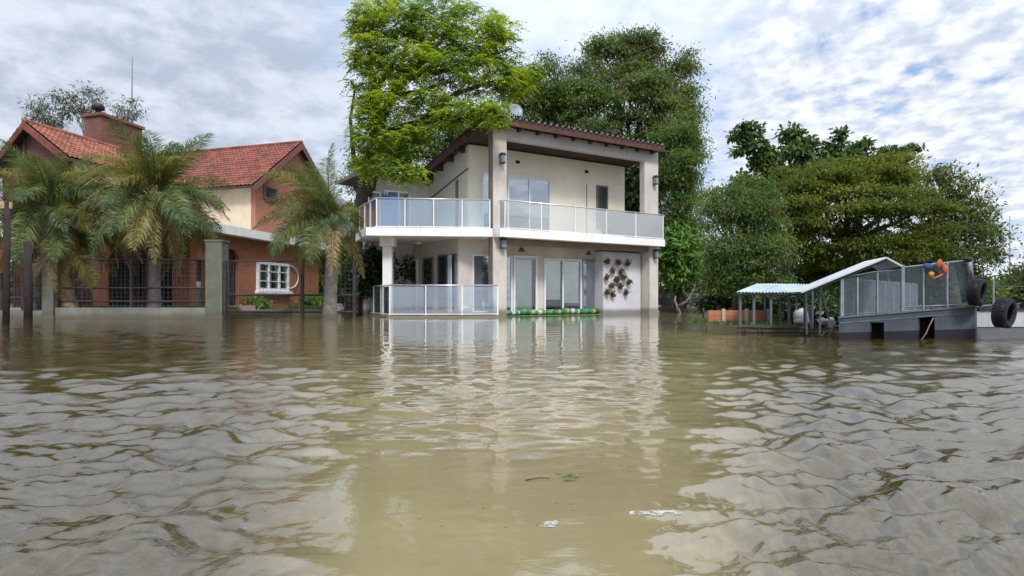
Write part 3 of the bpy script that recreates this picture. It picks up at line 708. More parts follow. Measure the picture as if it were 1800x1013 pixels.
q = lambda s, d: (FR.pt(s, d, 0).x, FR.pt(s, d, 0).y)
sA = FR.x(888, -.44); sB = sBal - .06
railing([q(sA, .0), q(sA, -.44), q(sB, -.44), q(sB, -.02)], [1, 5, 1], zs1, zrt, hs, M['frosted'], 'right_balcony_railing')
inset = lambda a, b, t: (a[0] + (b[0] - a[0]) * t, a[1] + (b[1] - a[1]) * t)
ra, rb, rc = P(862, 0, 27.85), P(661, 0, 27.4), P(632, 0, 30.1)
ra, rb, rc = (ra.x, ra.y), (rb.x, rb.y), (rc.x, rc.y)
railing([ra, rb, rc], [4, 3], zs1, zrt, hs, M['glass'], 'left_balcony_railing')
la, lb, lc = P(876, 0, 27.5), P(684, 0, 27.2), P(645, 0, 31.5)
railing([(la.x, la.y), (lb.x, lb.y), (lc.x, lc.y)], [3, 3], .08, 1.28, hs, M['glass'], 'patio_railing')
MB().prism([(la.x, la.y - .06, -.4), (lb.x - .06, lb.y - .06, -.4), (lc.x - .1, lc.y, -.4), q(-.5, 4) + (-.4,), q(-.04, 0.) + (-.4,)],
           [(la.x, la.y - .06, .06), (lb.x - .06, lb.y - .06, .06), (lc.x - .1, lc.y, .06), q(-.5, 4) + (.06,), q(-.04, 0.) + (.06,)]).obj('patio_slab', M['beigewall'], hs)
# wall lanterns
def lantern(label, s, d, z):
    p = FR.pt(s, d, z); t = thing('wall_lantern', label, 'wall lamp', p, 'lanterns on the house columns')
    b = MB(); b.box(FR, s - .06, s + .06, d - .03, d - .002, z - .18, z + .2); b.obj('back_plate', M['lamp'], t)
    b = MB(); b.box(FR, s - .11, s + .11, d - .27, d - .03, z + .14, z + .18); b.box(FR, s - .085, s + .085, d - .25, d - .05, z + .181, z + .23); b.obj('lamp_cap', M['lamp'], t)
    b = MB(); b.box(FR, s - .10, s + .10, d - .26, d - .04, z - .2, z - .16); b.obj('lamp_base', M['lamp'], t)
    b = MB(); b.box(FR, s - .085, s + .085, d - .24, d - .06, z - .16, z + .14); b.obj('glass', M['lampglass'], t)
lantern('dark wall lantern high on the corner column above the balcony', *[(lambda a: a)(FR.loc(880, 280))[0:1][0], 0, FR.z(880, 280)])
lantern('dark wall lantern low on the corner column under the balcony', FR.x(881), 0, FR.z(881, 429))
lantern('dark wall lantern high on the right column beside the trees', FR.x(1149), 0, FR.z(1149, 318))
lantern('dark wall lantern low on the right column below the slab end', FR.x(1150), .003, FR.z(1150, 447))
# hanging lamps under the slab
for x, y, lab in ((917, 440, 'small hanging lamp with brown shade above the glass door'), (1035, 446, 'small hanging lamp with brown shade beside the potted plant wall')):
    s_, z_ = FR.loc(x, y, .7); p = FR.pt(s_, .7, z_); t = thing('pendant_lamp', lab, 'hanging lamp', p, 'hanging lamps under the slab')
    MB().tube([p + Vector((0, 0, .1)), FR.pt(s_, .7, zs0)], .012, 5).obj('cord', M['timber'], t)
    b = MB(); b.lathe([(.03, .12), (.06, .1), (.16, -.06), (.15, -.06), (.05, .08)], Matrix.Translation(p), 12); b.obj('lamp_shade', M['terracotta'], t)
    b = MB(); b.lathe([(0.0, -.1), (.045, -.07), (.05, -.02), (.03, .05)], Matrix.Translation(p), 10); b.obj('bulb', M['lampglass'], t)
# satellite dish on the roof
sd_, zd_ = FR.loc(906, 184, .1); dp = FR.pt(sd_, .1, zt(.1) + .05)
t = thing('satellite_dish', 'grey satellite dish at the high end of the tiled roof', 'satellite dish', dp)
MB().tube([dp, dp + Vector((0, 0, .6))], .025, 6).obj('mast', M['galv'], t)
b = MB(); Md = Matrix.Translation(dp + Vector((0, 0, .62))) @ Matrix.Rotation(R(-62), 4, 'Z') @ Matrix.Rotation(R(66), 4, 'Y')
b.lathe([(0.0, .0), (.12, .01), (.24, .05), (.31, .1), (.31, .085), (.24, .035), (.12, -.005), (0.0, -.015)], Md, 20); b.obj('dish', M['galv'], t)
MB().tube([Md @ Vector((.3, 0, .09)), Md @ Vector((.05, 0, .38))], .012, 5).obj('arm', M['galv'], t)

# sandbags in front of the ground floor windows
def sack(seed):
    g = random.Random(seed); mb = MB(); n, m_ = 10, 12; vs = []
    for i in range(m_ + 1):
        u = i / m_ * 2 - 1; pr = max(.25, (1 - abs(u) ** 6)) ** .5
        for k in range(n):
            a = 2 * math.pi * k / n
            vs.append(((u * .25) + g.uniform(-.008, .008), math.cos(a) * .15 * pr * (1 + g.uniform(-.07, .07)), .135 + math.sin(a) * .135 * (pr if abs(u) < .9 else .45) * (1 + g.uniform(-.07, .07))))
    fs = [(i * n + k, i * n + (k + 1) % n, (i + 1) * n + (k + 1) % n, (i + 1) * n + k) for i in range(m_) for k in range(n)] + [tuple(range(n))[::-1], tuple(range(m_ * n, m_ * n + n))]
    return mb.add(vs, fs, True)
def sackmat(name, c1, c2, c3):
    m, nt, o = newmat(name); b = N(nt, 'ShaderNodeBsdfPrincipled', inp={'Roughness': .5}); nt.links.new(b.outputs[0], o.inputs[0])
    tc = N(nt, 'ShaderNodeTexCoord'); s_ = N(nt, 'ShaderNodeSeparateXYZ'); nt.links.new(tc.outputs['Object'], s_.inputs[0])
    n1 = N(nt, 'ShaderNodeTexNoise', inp={'Scale': 5, 'Detail': 2}); nt.links.new(tc.outputs['Object'], n1.inputs[0])
    v = Math(nt, 'ADD', s_.outputs[0], Math(nt, 'MULTIPLY', Math(nt, 'SUBTRACT', n1.outputs[0], .5), .25))
    c = Mix(nt, Smooth(nt, v, -.10, -.08), c1, c2); c = Mix(nt, Smooth(nt, v, .09, .11), c, c3)
    nt.links.new(c, b.inputs['Base Color'])
    bp = N(nt, 'ShaderNodeBump', inp={'Strength': .5, 'Distance': .03}); n2 = N(nt, 'ShaderNodeTexNoise', inp={'Scale': 14}); nt.links.new(tc.outputs['Object'], n2.inputs[0])
    nt.links.new(n2.outputs[0], bp.inputs['Height']); nt.links.new(bp.outputs[0], b.inputs['Normal']); return m
SK = [sackmat('green_sack', (.02, .16, .05), (.05, .28, .09), (.02, .2, .1)), sackmat('white_green_sack', (.46, .50, .45), (.03, .19, .08), (.44, .48, .40)),
      sackmat('yellow_green_sack', (.04, .18, .07), (.30, .34, .10), (.04, .2, .08))]
SN = ['green', 'white and green', 'yellow and green']
ordn = ['first', 'second', 'third', 'fourth', 'fifth', 'sixth', 'seventh', 'eighth', 'ninth', 'tenth', 'eleventh', 'twelfth']
xs = np.linspace(889, 1056, 12)
for i, x in enumerate(xs):
    k = (0, 1, 0, 2, 1, 0, 2, 2, 1, 0, 2, 0)[i]
    s_ = FR.x(x, .9); o = sack(i).obj('sandbag', SK[k]); o.location = FR.pt(s_, .9 + random.uniform(-.05, .05), .0 + random.uniform(0, .02)); o.rotation_euler = (0, random.uniform(-.06, .06), HA + random.uniform(-.35, .35)); o.scale = (random.uniform(.9, 1.1), 1.2, random.uniform(.8, 1.15))
    tag(o, f'{SN[k]} plastic sandbag before the ground floor windows, {ordn[i]} from the corner column', 'sandbag', 'row of sandbags along the windows')
MB().box(FR, .7, FR.x(1124, .3), .30, DG - .004, -.4, .012).obj('terrace_floor', M['beigewall'], hs)

# terracotta pots on the white wall
def pot_mesh():
    mb = MB(); mb.lathe([(0.0, 0.0), (.075, .0), (.105, .17), (.12, .17), (.12, .205), (.10, .205), (.09, .17), (.0, .16)], Matrix(), 12); return mb
pp = [(1069, 461, 'top row, first from the left'), (1088, 463, 'top row, second from the left'), (1104, 465, 'top row, right end'),
      (1078, 477, 'second row, left'), (1092, 479, 'second row, right'), (1067, 489, 'third row, left end'), (1085, 493, 'third row, middle'), (1097, 488, 'third row, right of middle'),
      (1106, 497, 'alone at the right edge, halfway down'), (1076, 503, 'fourth row, left'), (1091, 505, 'fourth row, right'), (1068, 515, 'bottom row, left'), (1101, 516, 'bottom row, right'), (1078, 519, 'lowest, trailing green stems')]
pot0 = pot_mesh().obj('pot', M['terracotta']); pot_me = pot0.data; bpy.data.objects.remove(pot0)
for i, (x, y, where) in enumerate(pp):
    s_, z_ = FR.loc(x, y, dPw - .14); p = FR.pt(s_, dPw - .135, z_ - .1)
    t = thing('wall_pot', f'terracotta pot with plant on the white wall, {where}', 'plant pot', p, 'potted plants on the white wall')
    c = bpy.data.objects.new('pot', pot_me); C.objects.link(c); c.parent = t; c.scale = (.85, .85, .85)
    n_ = 70; base = np.repeat([[p.x, p.y, p.z + .17]], n_, 0) + rng.normal(size=(n_, 3)) * [.055, .04, .05]
    d = unit(rng.normal(size=(n_, 3)) + np.array([0, -.2, -.1 if i % 3 else -.5]))
    leaf_obj('plant', base, d, unit(rng.normal(size=(n_, 3)) + np.array([0, -.5, .8])), rng.uniform(.09, .20, n_), rng.uniform(.035, .06, n_), (G['dark'], G['mango_flush'], G['dark'], G['mango'])[i % 4], t)

# ================================================================== BRICK HOUSE (left)
cor = P(335, 0, 29.0)
eR = Vector(((1100 - HX) / F, 1)); eL = Vector(((-2500 - HX) / F, 1))
RF = Frame((cor.x, cor.y), eR)                                  # the facade that runs away to the right; d into the house
LF = Frame((cor.x, cor.y), eL, (eR.x, eR.y))                    # the porch facade; s grows to the left, d into the house
bh = thing('brick_house', 'red brick house with clay tiled gables and white porch roof behind palms', 'house', (cor.x, cor.y, 0))
zp1 = RF.z(335, 388); zp0 = zp1 - .40
sRe = RF.x(560); sLe = LF.x(-60)
# porch roof slab
o1 = Vector((cor.x, cor.y)) - LF.n * .55 - LF.e * .45
poly = [RF.pt(-.55, -.55, 0), RF.pt(sRe + .6, -.55, 0), RF.pt(sRe + .6, 6, 0), LF.pt(sLe, 6.5, 0), LF.pt(sLe, -.55, 0)]
n_in = Vector((-eR.y, eR.x)).normalized()
c0 = Vector((cor.x, cor.y)) 
poly = [c0 + RF.e * -.55 - RF.n * .55, c0 + RF.e * (sRe + .6) - RF.n * .55, c0 + RF.e * (sRe + .6) + RF.n * 6, c0 + LF.e * sLe + LF.n * 6.5, c0 + LF.e * sLe - LF.n * .55]
MB().prism([(p.x, p.y, zp0) for p in poly], [(p.x, p.y, zp1) for p in poly]).obj('porch_roof', M['white'], bh)
def arch_wall(fr, s0, s1, z0, z1, opens, d0, d1):
    """brick wall with arched openings: (a, b, spring, rise)"""
    mb = MB(); cur = s0
    for a, b, sp_, rise in sorted(opens):
        if a > cur: mb.box(fr, cur, a, d0, d1, z0, z1)
        n = 10
        hgt = lambda t: sp_ + rise * math.sqrt(max(0, 1 - (2 * t - 1) ** 2))
        for k in range(n):
            t0, t1 = k / n, (k + 1) / n; sa, sb = a + (b - a) * t0, a + (b - a) * t1
            mb.hexa([fr.pt(sa, d0, hgt(t0)), fr.pt(sb, d0, hgt(t1)), fr.pt(sb, d1, hgt(t1)), fr.pt(sa, d1, hgt(t0))],
                    [fr.pt(sa, d0, z1), fr.pt(sb, d0, z1), fr.pt(sb, d1, z1), fr.pt(sa, d1, z1)])
        cur = b
    if cur < s1: mb.box(fr, cur, s1, d0, d1, z0, z1)
    return mb
Lx = lambda x: LF.x(x); Lz = lambda x, y: LF.z(x, y)
opens = []
for xa, xb, ys, yt in ((303, 190, 452, 430), (163, 100, 455, 432), (70, 0, 455, 432)):
    opens.append((Lx(xa), Lx(xb), Lz((xa + xb) / 2, ys), Lz((xa + xb) / 2, yt) - Lz((xa + xb) / 2, ys)))
arch_wall(LF, .0, sLe, 0, zp0, opens, 0, .4).obj('porch_wall', M['brick'], bh)
MB().box(LF, .45, sLe, 2.6, 2.8, 0, zp0).obj('inner_wall', M['brick_dark'], bh)
MB().box(LF, .4, sLe, -.1, 2.6, 0, .3).obj('porch_floor', M['stair'], bh)
# grille and doors inside the arches
for (xa, xb) in ((300, 192), (161, 102), (68, 2)):
    g = MB(); a, b_ = Lx(xa), Lx(xb); zt_ = Lz((xa + xb) / 2, 446); n = max(6, int((b_ - a) / .17))
    for k in range(n + 1):
        s_ = a + (b_ - a) * k / n; g.box(LF, s_ - .012, s_ + .012, .19, .215, .3, zt_)
    g.box(LF, a, b_, .185, .22, zt_ - .02, zt_ + .04); g.box(LF, a, b_, .185, .22, 1.2, 1.25); g.obj('iron_grille', M['blackmetal'], bh)
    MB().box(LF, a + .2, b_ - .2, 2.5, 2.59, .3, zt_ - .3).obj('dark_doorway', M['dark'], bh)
window(LF, 246, 222, 462, 520, 2.49, bh, panes=2, pane=M['dimglass'], frame=M['timber'])
# right facade
zgr = .25
dr = (RF.x(394), RF.x(420))
opens = [(dr[0], dr[1], RF.z(407, 452), RF.z(407, 438) - RF.z(407, 452)), (RF.x(344), RF.x(360), RF.z(350, 462), .2)]
arch_wall(RF, .4, sRe, 0, zp0, opens, 0, .35).obj('facade_wall', M['brick'], bh)
MB().box(RF, 0, .4, 0, .4, 0, zp0 - .002).obj('corner_pier', M['brick_pink'], bh) if False else None
dd = MB().box(RF, dr[0], dr[1], .2, .26, zgr, RF.z(407, 440)).obj('door', M['door'], bh)
for k in range(4):
    a = dr[0] + (dr[1] - dr[0]) * (k + .12) / 4; b_ = dr[0] + (dr[1] - dr[0]) * (k + .88) / 4
    MB().box(RF, a, b_, .17, .197, zgr + .15, RF.z(407, 455)).obj('door_plank', M['door'], dd)
sd0, sd1 = RF.x(344), RF.x(360)
td = MB().box(RF, sd0, sd1, .2, .26, zgr, RF.z(350, 508)).obj('door', M['teal'], bh)
MB().box(RF, sd0, sd1, .2, .25, RF.z(350, 494), RF.z(350, 462) + .2).obj('door_glass', M['dimglass'], td)
MB().box(RF, sd0, sd1, .19, .26, RF.z(350, 507), RF.z(350, 495)).obj('door_rail', M['white_frame'], td)
wn = window(RF, 450, 505, 459, 511, -.001, bh, panes=3, pane=M['pane'], fw=.14, depth=.14)
zA, zB = RF.z(450, 511), RF.z(450, 459)
a, b_ = RF.x(453), RF.x(502)
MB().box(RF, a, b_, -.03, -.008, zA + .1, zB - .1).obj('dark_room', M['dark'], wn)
for k in range(3):
    for h_ in (0, 1):
        c0_ = a + (b_ - a) * (k + (.08 if h_ == 0 else .68)) / 3; c1_ = a + (b_ - a) * (k + (.40 if h_ == 0 else .94)) / 3
        MB().box(RF, c0_, c1_, -.045, -.032, zA + .16, zB - .16).obj('curtain', M['curtain'], wn)
for k in (1, 2): MB().box(RF, a, b_, -.16, -.142, zA + (zB - zA) * k / 3 - .02, zA + (zB - zA) * k / 3 + .02).obj('glazing_bar', M['white_frame'], wn)
MB().box(RF, RF.x(448), RF.x(508), -.24, -.002, zA - .14, zA - .003).obj('sill', M['white'], wn)
for k, (w_, z_) in enumerate(((1.5, .42), (2.2, .22))):
    MB().box(RF, dr[0] - .2 - k * .2, dr[1] + .2 + k * .2, -w_ / 2, -.003 - k * .0, .0, z_ - .0).obj('step', M['stair'], bh) if k == 0 else MB().box(RF, dr[0] - .6, dr[1] + .6, -w_ / 1.6, -.753, .0, z_).obj('step', M['stair'], bh)
# white hoop on the wall by the window
hp = RF.pt(RF.x(507), -.08, RF.z(507, 487)); t = thing('hose_loop', 'pale hose looped on the brick wall right of the white window', 'hose', hp)
b = MB(); rr = .62
b.tube([hp + Vector((RF.e.x, RF.e.y, 0)) * math.sin(a_) * rr * 1.5 + Vector((0, 0, math.cos(a_) * rr)) - Vector((RF.n.x, RF.n.y, 0)) * .02 for a_ in np.linspace(-.2, 3.3, 22)], .03, 6); b.obj('hose', M['white_frame'], t)
# upper storey behind the porch roof
UF = Frame((c0 + RF.n * .9 + RF.e * .2)[:], eR)
peak_s, peak_z = UF.loc(531, 252)
ea_s, ea_z = UF.loc(452, 318); half = peak_s - ea_s
eb_s = peak_s + half * 1.02
dirL = Vector((eL.x, eL.y)).normalized()
def up(s, z, back=0.0, k=0.0): 
    q = UF.pt(s, k, z); return q + Vector((dirL.x, dirL.y, 0)) * back
Lb = 11.5
MB().prism([up(ea_s + .3, zp1, .6), up(eb_s - .3, zp1, .6), up(eb_s - .3, ea_z - .1, .6), up(peak_s, peak_z - .25, .6), up(ea_s + .3, ea_z - .1, .6)],
           [up(ea_s + .3, zp1, .3), up(eb_s - .3, zp1, .3), up(eb_s - .3, ea_z - .1, .3), up(peak_s, peak_z - .25, .3), up(ea_s + .3, ea_z - .1, .3)]).obj('gable_wall', M['brick_pink'], bh)
MB().hexa([up(ea_s + .3, zp1, .6), up(ea_s + .5, zp1, .6), up(ea_s + .5, zp1, Lb), up(ea_s + .3, zp1, Lb)],
          [up(ea_s + .3, ea_z + .05, .6), up(ea_s + .5, ea_z + .05, .6), up(ea_s + .5, ea_z + .05, Lb), up(ea_s + .3, ea_z + .05, Lb)]).obj('upper_wall', M['creamhouse'], bh)
def slope_roof(pe0, pe1, pr1, pr0, tile, parent, name='roof'):
    """pe eave line, pr ridge line"""
    r = MB().slab([pe0, pe1, pr1, pr0], (0, 0, -.12)).obj(name, M['timber'], parent)
    mb = MB(); ev = (pe0 - pr0); tile_field(mb, pr0 + Vector((0, 0, .02)), pr1 - pr0, ev, (pr1 - pr0).length, ev.length, .26, .36, .06, .035)
    o_ = mb.obj('roof_tiles', tile, r); o_['kind'] = 'stuff'
    return r
r1 = slope_roof(up(ea_s - .35, ea_z - .3), up(ea_s - .35, ea_z - .3, Lb), up(peak_s, peak_z, Lb), up(peak_s, peak_z), M['redtile'], bh)
r2 = slope_roof(up(eb_s + .35, ea_z - .3), up(eb_s + .35, ea_z - .3, Lb), up(peak_s, peak_z, Lb), up(peak_s, peak_z), M['redtile'], bh)
for sgn, se in ((-1, ea_s - .35), (1, eb_s + .35)):
    b = MB(); b.hexa([up(se, ea_z - .3 - .35, -.04), up(peak_s, peak_z - .35, -.04), up(peak_s, peak_z - .35, -.004), up(se, ea_z - .65, -.004)],
                     [up(se, ea_z - .3 + .02, -.04), up(peak_s, peak_z + .02, -.04), up(peak_s, peak_z + .02, -.004), up(se, ea_z - .28, -.004)]); b.obj('bargeboard', M['brick_dark'], r1 if sgn < 0 else r2)
MB().tube([up(peak_s, peak_z + .05, k * Lb / 24) for k in range(25)], .13, 8).obj('ridge_tiles', M['redtile'], bh)
# window in the right gable
s0_, s1_ = UF.x(470), UF.x(494)
gw = MB(); z0_, z1_ = UF.z(482, 352), UF.z(482, 327)
fr2 = Frame(UF.pt(0, 0, 0).to_2d() + dirL * .3, eR)
f = MB(); f.box(fr2, s0_, s1_, -.1, -.004, z1_ - .12, z1_); f.box(fr2, s0_, s1_, -.1, -.004, z0_, z0_ + .1); f.box(fr2, s0_, s0_ + .15, -.1, -.004, z0_ + .1, z1_ - .12); f.box(fr2, s1_ - .15, s1_, -.1, -.004, z0_ + .1, z1_ - .12)
gw = f.obj('window', M['brick_dark'], bh); MB().box(fr2, s0_ + .16, s1_ - .16, -.06, -.02, z0_ + .1, z1_ - .12).obj('pane', M['dimglass'], gw)
# left gable block
eG = Vector(((-1200 - HX) / F, 1)); gO = P(42, 0, 31.0)
GF = Frame((gO.x, gO.y), -eG, (eR.x, eR.y))                     # s grows to the right
gz_ = GF.z(42, 215); gh = GF.x(108) ; ge = GF.z(108, 268)
def gp(s, z, back=0.0):
    q_ = GF.pt(s, back, z); return q_
Lg = 13.0
MB().prism([gp(-gh + .3, zp1 - .3, .5), gp(gh - .3, zp1 - .3, .5), gp(gh - .3, ge - .05, .5), gp(0, gz_ - .2, .5), gp(-gh + .3, ge - .05, .5)],
           [gp(-gh + .3, zp1 - .3, .75), gp(gh - .3, zp1 - .3, .75), gp(gh - .3, ge - .05, .75), gp(0, gz_ - .2, .75), gp(-gh + .3, ge - .05, .75)]).obj('gable_wall', M['brick_dark'], bh)
MB().hexa([gp(gh - .3, zp1 - .3, .76), gp(gh - .1, zp1 - .3, .76), gp(gh - .1, zp1 - .3, Lg), gp(gh - .3, zp1 - .3, Lg)],
          [gp(gh - .3, ge + .05, .76), gp(gh - .1, ge + .0, .76), gp(gh - .1, ge + .0, Lg), gp(gh - .3, ge + .05, Lg)]).obj('upper_wall', M['creamhouse'], bh)
k_ = .45; dz = (gz_ - ge) / gh * k_
r3 = slope_roof(gp(gh + k_, ge - dz), gp(gh + k_, ge - dz, Lg), gp(0, gz_, Lg), gp(0, gz_), M['orangetile'], bh)
r4 = slope_roof(gp(-gh - k_, ge - dz), gp(-gh - k_, ge - dz, Lg), gp(0, gz_, Lg), gp(0, gz_), M['orangetile'], bh)
for sg, rr_ in ((1, r3), (-1, r4)):
    b = MB(); b.hexa([gp(sg * (gh + k_), ge - dz - .32, -.05), gp(0, gz_ - .32, -.05), gp(0, gz_ - .32, -.004), gp(sg * (gh + k_), ge - dz - .32, -.004)],
                     [gp(sg * (gh + k_), ge - dz + .03, -.05), gp(0, gz_ + .03, -.05), gp(0, gz_ + .03, -.004), gp(sg * (gh + k_), ge - dz + .03, -.004)]); b.obj('bargeboard', M['redtile'], rr_)
MB().tube([gp(0, gz_ + .05, k * Lg / 24) for k in range(25)], .13, 8).obj('ridge_tiles', M['orangetile'], bh)
b = MB(); pA = GF.loc(43, 250, .46); b.tube([gp(pA[0], GF.z(43, 232, .4), .45), gp(pA[0] - .05, GF.z(43, 300, .4), .45)], .035, 6); b.obj('wall_pipe', M['galv'], bh)
# chimney stack
cc = P(178, 0, 37.5); CF = Frame((cc.x, cc.y), eR, None)
CF.n = Vector((eL.x, eL.y)).normalized()
sC = CF.x(250); zc = CF.z(178, 203); dC = 1.25
ch = MB().box(CF, 0, sC, 0, dC, zp1 + 1.5, zc).obj('chimney', M['brick_dark'], bh)
MB().box(CF, -.12, sC + .1, -.12, dC + .12, zc + .003, zc + .16).obj('chimney_cap', M['brick_dark'], ch)
kc = CF.pt(.45, dC * .55, zc + .2); b = MB(); b.lathe([(.16, 0), (.16, .25), (.3, .28), (.34, .48), (.22, .62), (0.0, .64)], Matrix.Translation(kc), 12); b.obj('chimney_cowl', M['blackmetal'], ch)
# mast behind the house
mp_ = P(232, 240, 44); t = thing('antenna_mast', 'thin antenna mast rising behind the brick house', 'mast', (mp_.x, mp_.y, 0))
MB().tube([(mp_.x, mp_.y, 0), P(232, 170, 44), P(232.5, 100, 44)], [.05, .035, .02], 6).obj('pole', M['darkgalv'], t)

# fence, pillars and poles
FY = 25.7
FF = Frame((P(0, 0, FY).x, FY), (1, 0))
fx = lambda x: FF.x(x); fz = lambda y: H - (y - HY) / F * FY
def pillar(label, x0, x1, yt, dpt=.55):
    t = thing('gate_pillar', label, 'pillar', (P((x0 + x1) / 2, 0, FY).x, FY, 0))
    MB().box(FF, fx(x0), fx(x1), -.05, dpt, -.5, fz(yt)).obj('shaft', M['pillar'], t)
    MB().box(FF, fx(x0) - .03, fx(x1) + .03, -.08, dpt + .03, fz(yt) + .003, fz(yt) + .07).obj('cap', M['pillar'], t)
    MB().box(FF, fx(x0) - .04, fx(x1) + .04, -.09, dpt + .04, -.5, .1).obj('footing', M['kerb'], t)
pillar('tall mossy green pillar between the two fence bays', 362, 391, 425)
pillar('short grey green pillar left of the palm trunks', 75, 95, 470)
def fence(label, x0, x1, posts, rails, wall=None, mesh=True, yb=552):
    t = thing('garden_fence', label, 'fence', (P((x0 + x1) / 2, 0, FY).x, FY, 0), 'iron fences along the garden')
    for i, y in enumerate(rails):
        b = MB(); n = 8; r_ = .045 if i else .035
        b.tube([(P(x0 + (x1 - x0) * k / n, 0, FY).x, FY + .1, fz(y) + random.uniform(-.012, .012)) for k in range(n + 1)], r_, 6); b.obj('rail', M['rail'], t)
    for x, yt in posts: MB().box(FF, fx(x) - .055, fx(x) + .055, .03, .17, -.5, fz(yt)).obj('post', M['rail'], t)
    if mesh:
        b = MB(); z0, z1 = fz(yb), fz(rails[0]); s0, s1 = fx(x0), fx(x1); n = int((s1 - s0) / .16)
        for k in range(n + 1):
            s_ = s0 + (s1 - s0) * k / n; b.box(FF, s_ - .003, s_ + .003, .1, .106, z0, z1)
        for k in range(int((z1 - z0) / .16) + 1): b.box(FF, s0, s1, .109, .116, z0 + k * .16 - .003, z0 + k * .16 + .003)
        o_ = b.obj('wire_mesh', M['wire'], t); o_['kind'] = 'stuff'
    if wall: MB().box(FF, fx(x0), fx(x1), .0, .25, -.5, fz(wall)).obj('kerb', M['kerb'], t)
fence('iron fence bay on a low kerb between the two green pillars', 97, 361, [(98, 456), (229, 456)], [456, 506, 530], 541)
fence('open iron fence bay right of the tall pillar standing in water', 393, 628, [(394, 462), (530, 452), (622, 455)], [459, 519, 548], None)
fence('short fence bay at the far left by the dark poles', -50, 74, [(0, 480), (38, 480)], [500, 524], 546)
pb = P(12, 578, 18); t = thing('wooden_pole', 'tall dark pole with a crosspiece at the left edge', 'pole', (pb.x, pb.y, 0))
b = MB(); b.tube([(pb.x - .03, pb.y, -.5), (pb.x, pb.y, 1.5), (pb.x + .02, pb.y, H + 170 / F * 18)], [.085, .08, .075], 8); b.obj('shaft', M['pole'], t)
MB().box(Frame((pb.x, pb.y), (1, .25)), -.9, .12, -.05, .05, H + 158 / F * 18, H + 170 / F * 18).obj('crosspiece', M['drybark'], t)
pb = P(49, 566, 22); t = thing('wooden_pole', 'shorter dark post standing in water beside the leaning palm', 'pole', (pb.x, pb.y, 0))
b = MB(); b.tube([(pb.x, pb.y, -.5), (pb.x + .02, pb.y, 1.2), (pb.x - .01, pb.y, H + 100 / F * 22)], [.13, .12, .11], 8); b.obj('shaft', M['pole'], t)

# ================================================================== PALMS
def frond_mesh(name, L, droop, n=74, lw=.0125, ll=.74, seed=0, plum=.9):
    """feather palm leaf along +X rising then drooping: a rachis tube and pairs of hanging leaflets"""
    g = np.random.default_rng(seed); mb = MB()
    ts = np.linspace(0, 1, 15)
    cx = lambda t: L * (t - .12 * t ** 3 * droop); cz = lambda t: L * (.10 * t - .42 * droop * t ** 2.3)
    pts = [Vector((cx(t), .05 * L * math.sin(seed) * t * t, cz(t))) for t in ts]
    mb.tube(pts, [.035 * (1 - .85 * t) for t in ts], 5)
    vs, fs = [], []
    for i in range(n):
        t = .16 + .84 * i / (n - 1)
        b0 = Vector((cx(t), .05 * L * math.sin(seed) * t * t, cz(t))); tan = Vector((cx(t + .02) - cx(t), 0, cz(t + .02) - cz(t))).normalized()
        l_ = ll * (math.sin(math.pi * min(1, .12 + t * .86)) ** .6) * (1 if t < .9 else .75)
        for sd_ in (-1, 1):
            for rep in range(2):
                l2 = l_ * g.uniform(.75, 1.1); up_ = g.normal(.15, plum * .6)
                d = (tan * g.uniform(.5, .8) + Vector((0, sd_ * g.uniform(.6, .9), up_))).normalized()
                m1 = b0 + d * l2 * .5; tip = b0 + d * l2 + Vector((0, 0, -l2 * g.uniform(.25, .6)))
                wv = tan.cross(d).cross(d).normalized() * lw * .9 + Vector((0, 0, lw * .3))
                k = len(vs); vs += [b0, m1 + wv, m1 - wv, tip]; fs += [(k, k + 1, k + 3, k + 2)]
    me_b = MB(); me_b.add(mb.v, mb.f, True); me_b.add(vs, fs, False)
    o = me_b.obj(name, None); me = o.data; bpy.data.objects.remove(o); return me
FM = {(d, k): frond_mesh('frond', 1.0 * 3.0, d, seed=k + int(d * 10)) for d in (.55, 1.0, 1.5) for k in (0, 1)}
FM.update({(2.0, k): frond_mesh('dead_frond', 3.0, 1.7, n=44, lw=.012, ll=.5, seed=k + 31, plum=1.2) for k in (0, 1)})
def frond_data(d, k, mat):
    key = (d, k, mat.name)
    if key not in FM:
        m = FM[(d, k)].copy(); m.materials.clear(); m.materials.append(mat); FM[key] = m
    return FM[key]
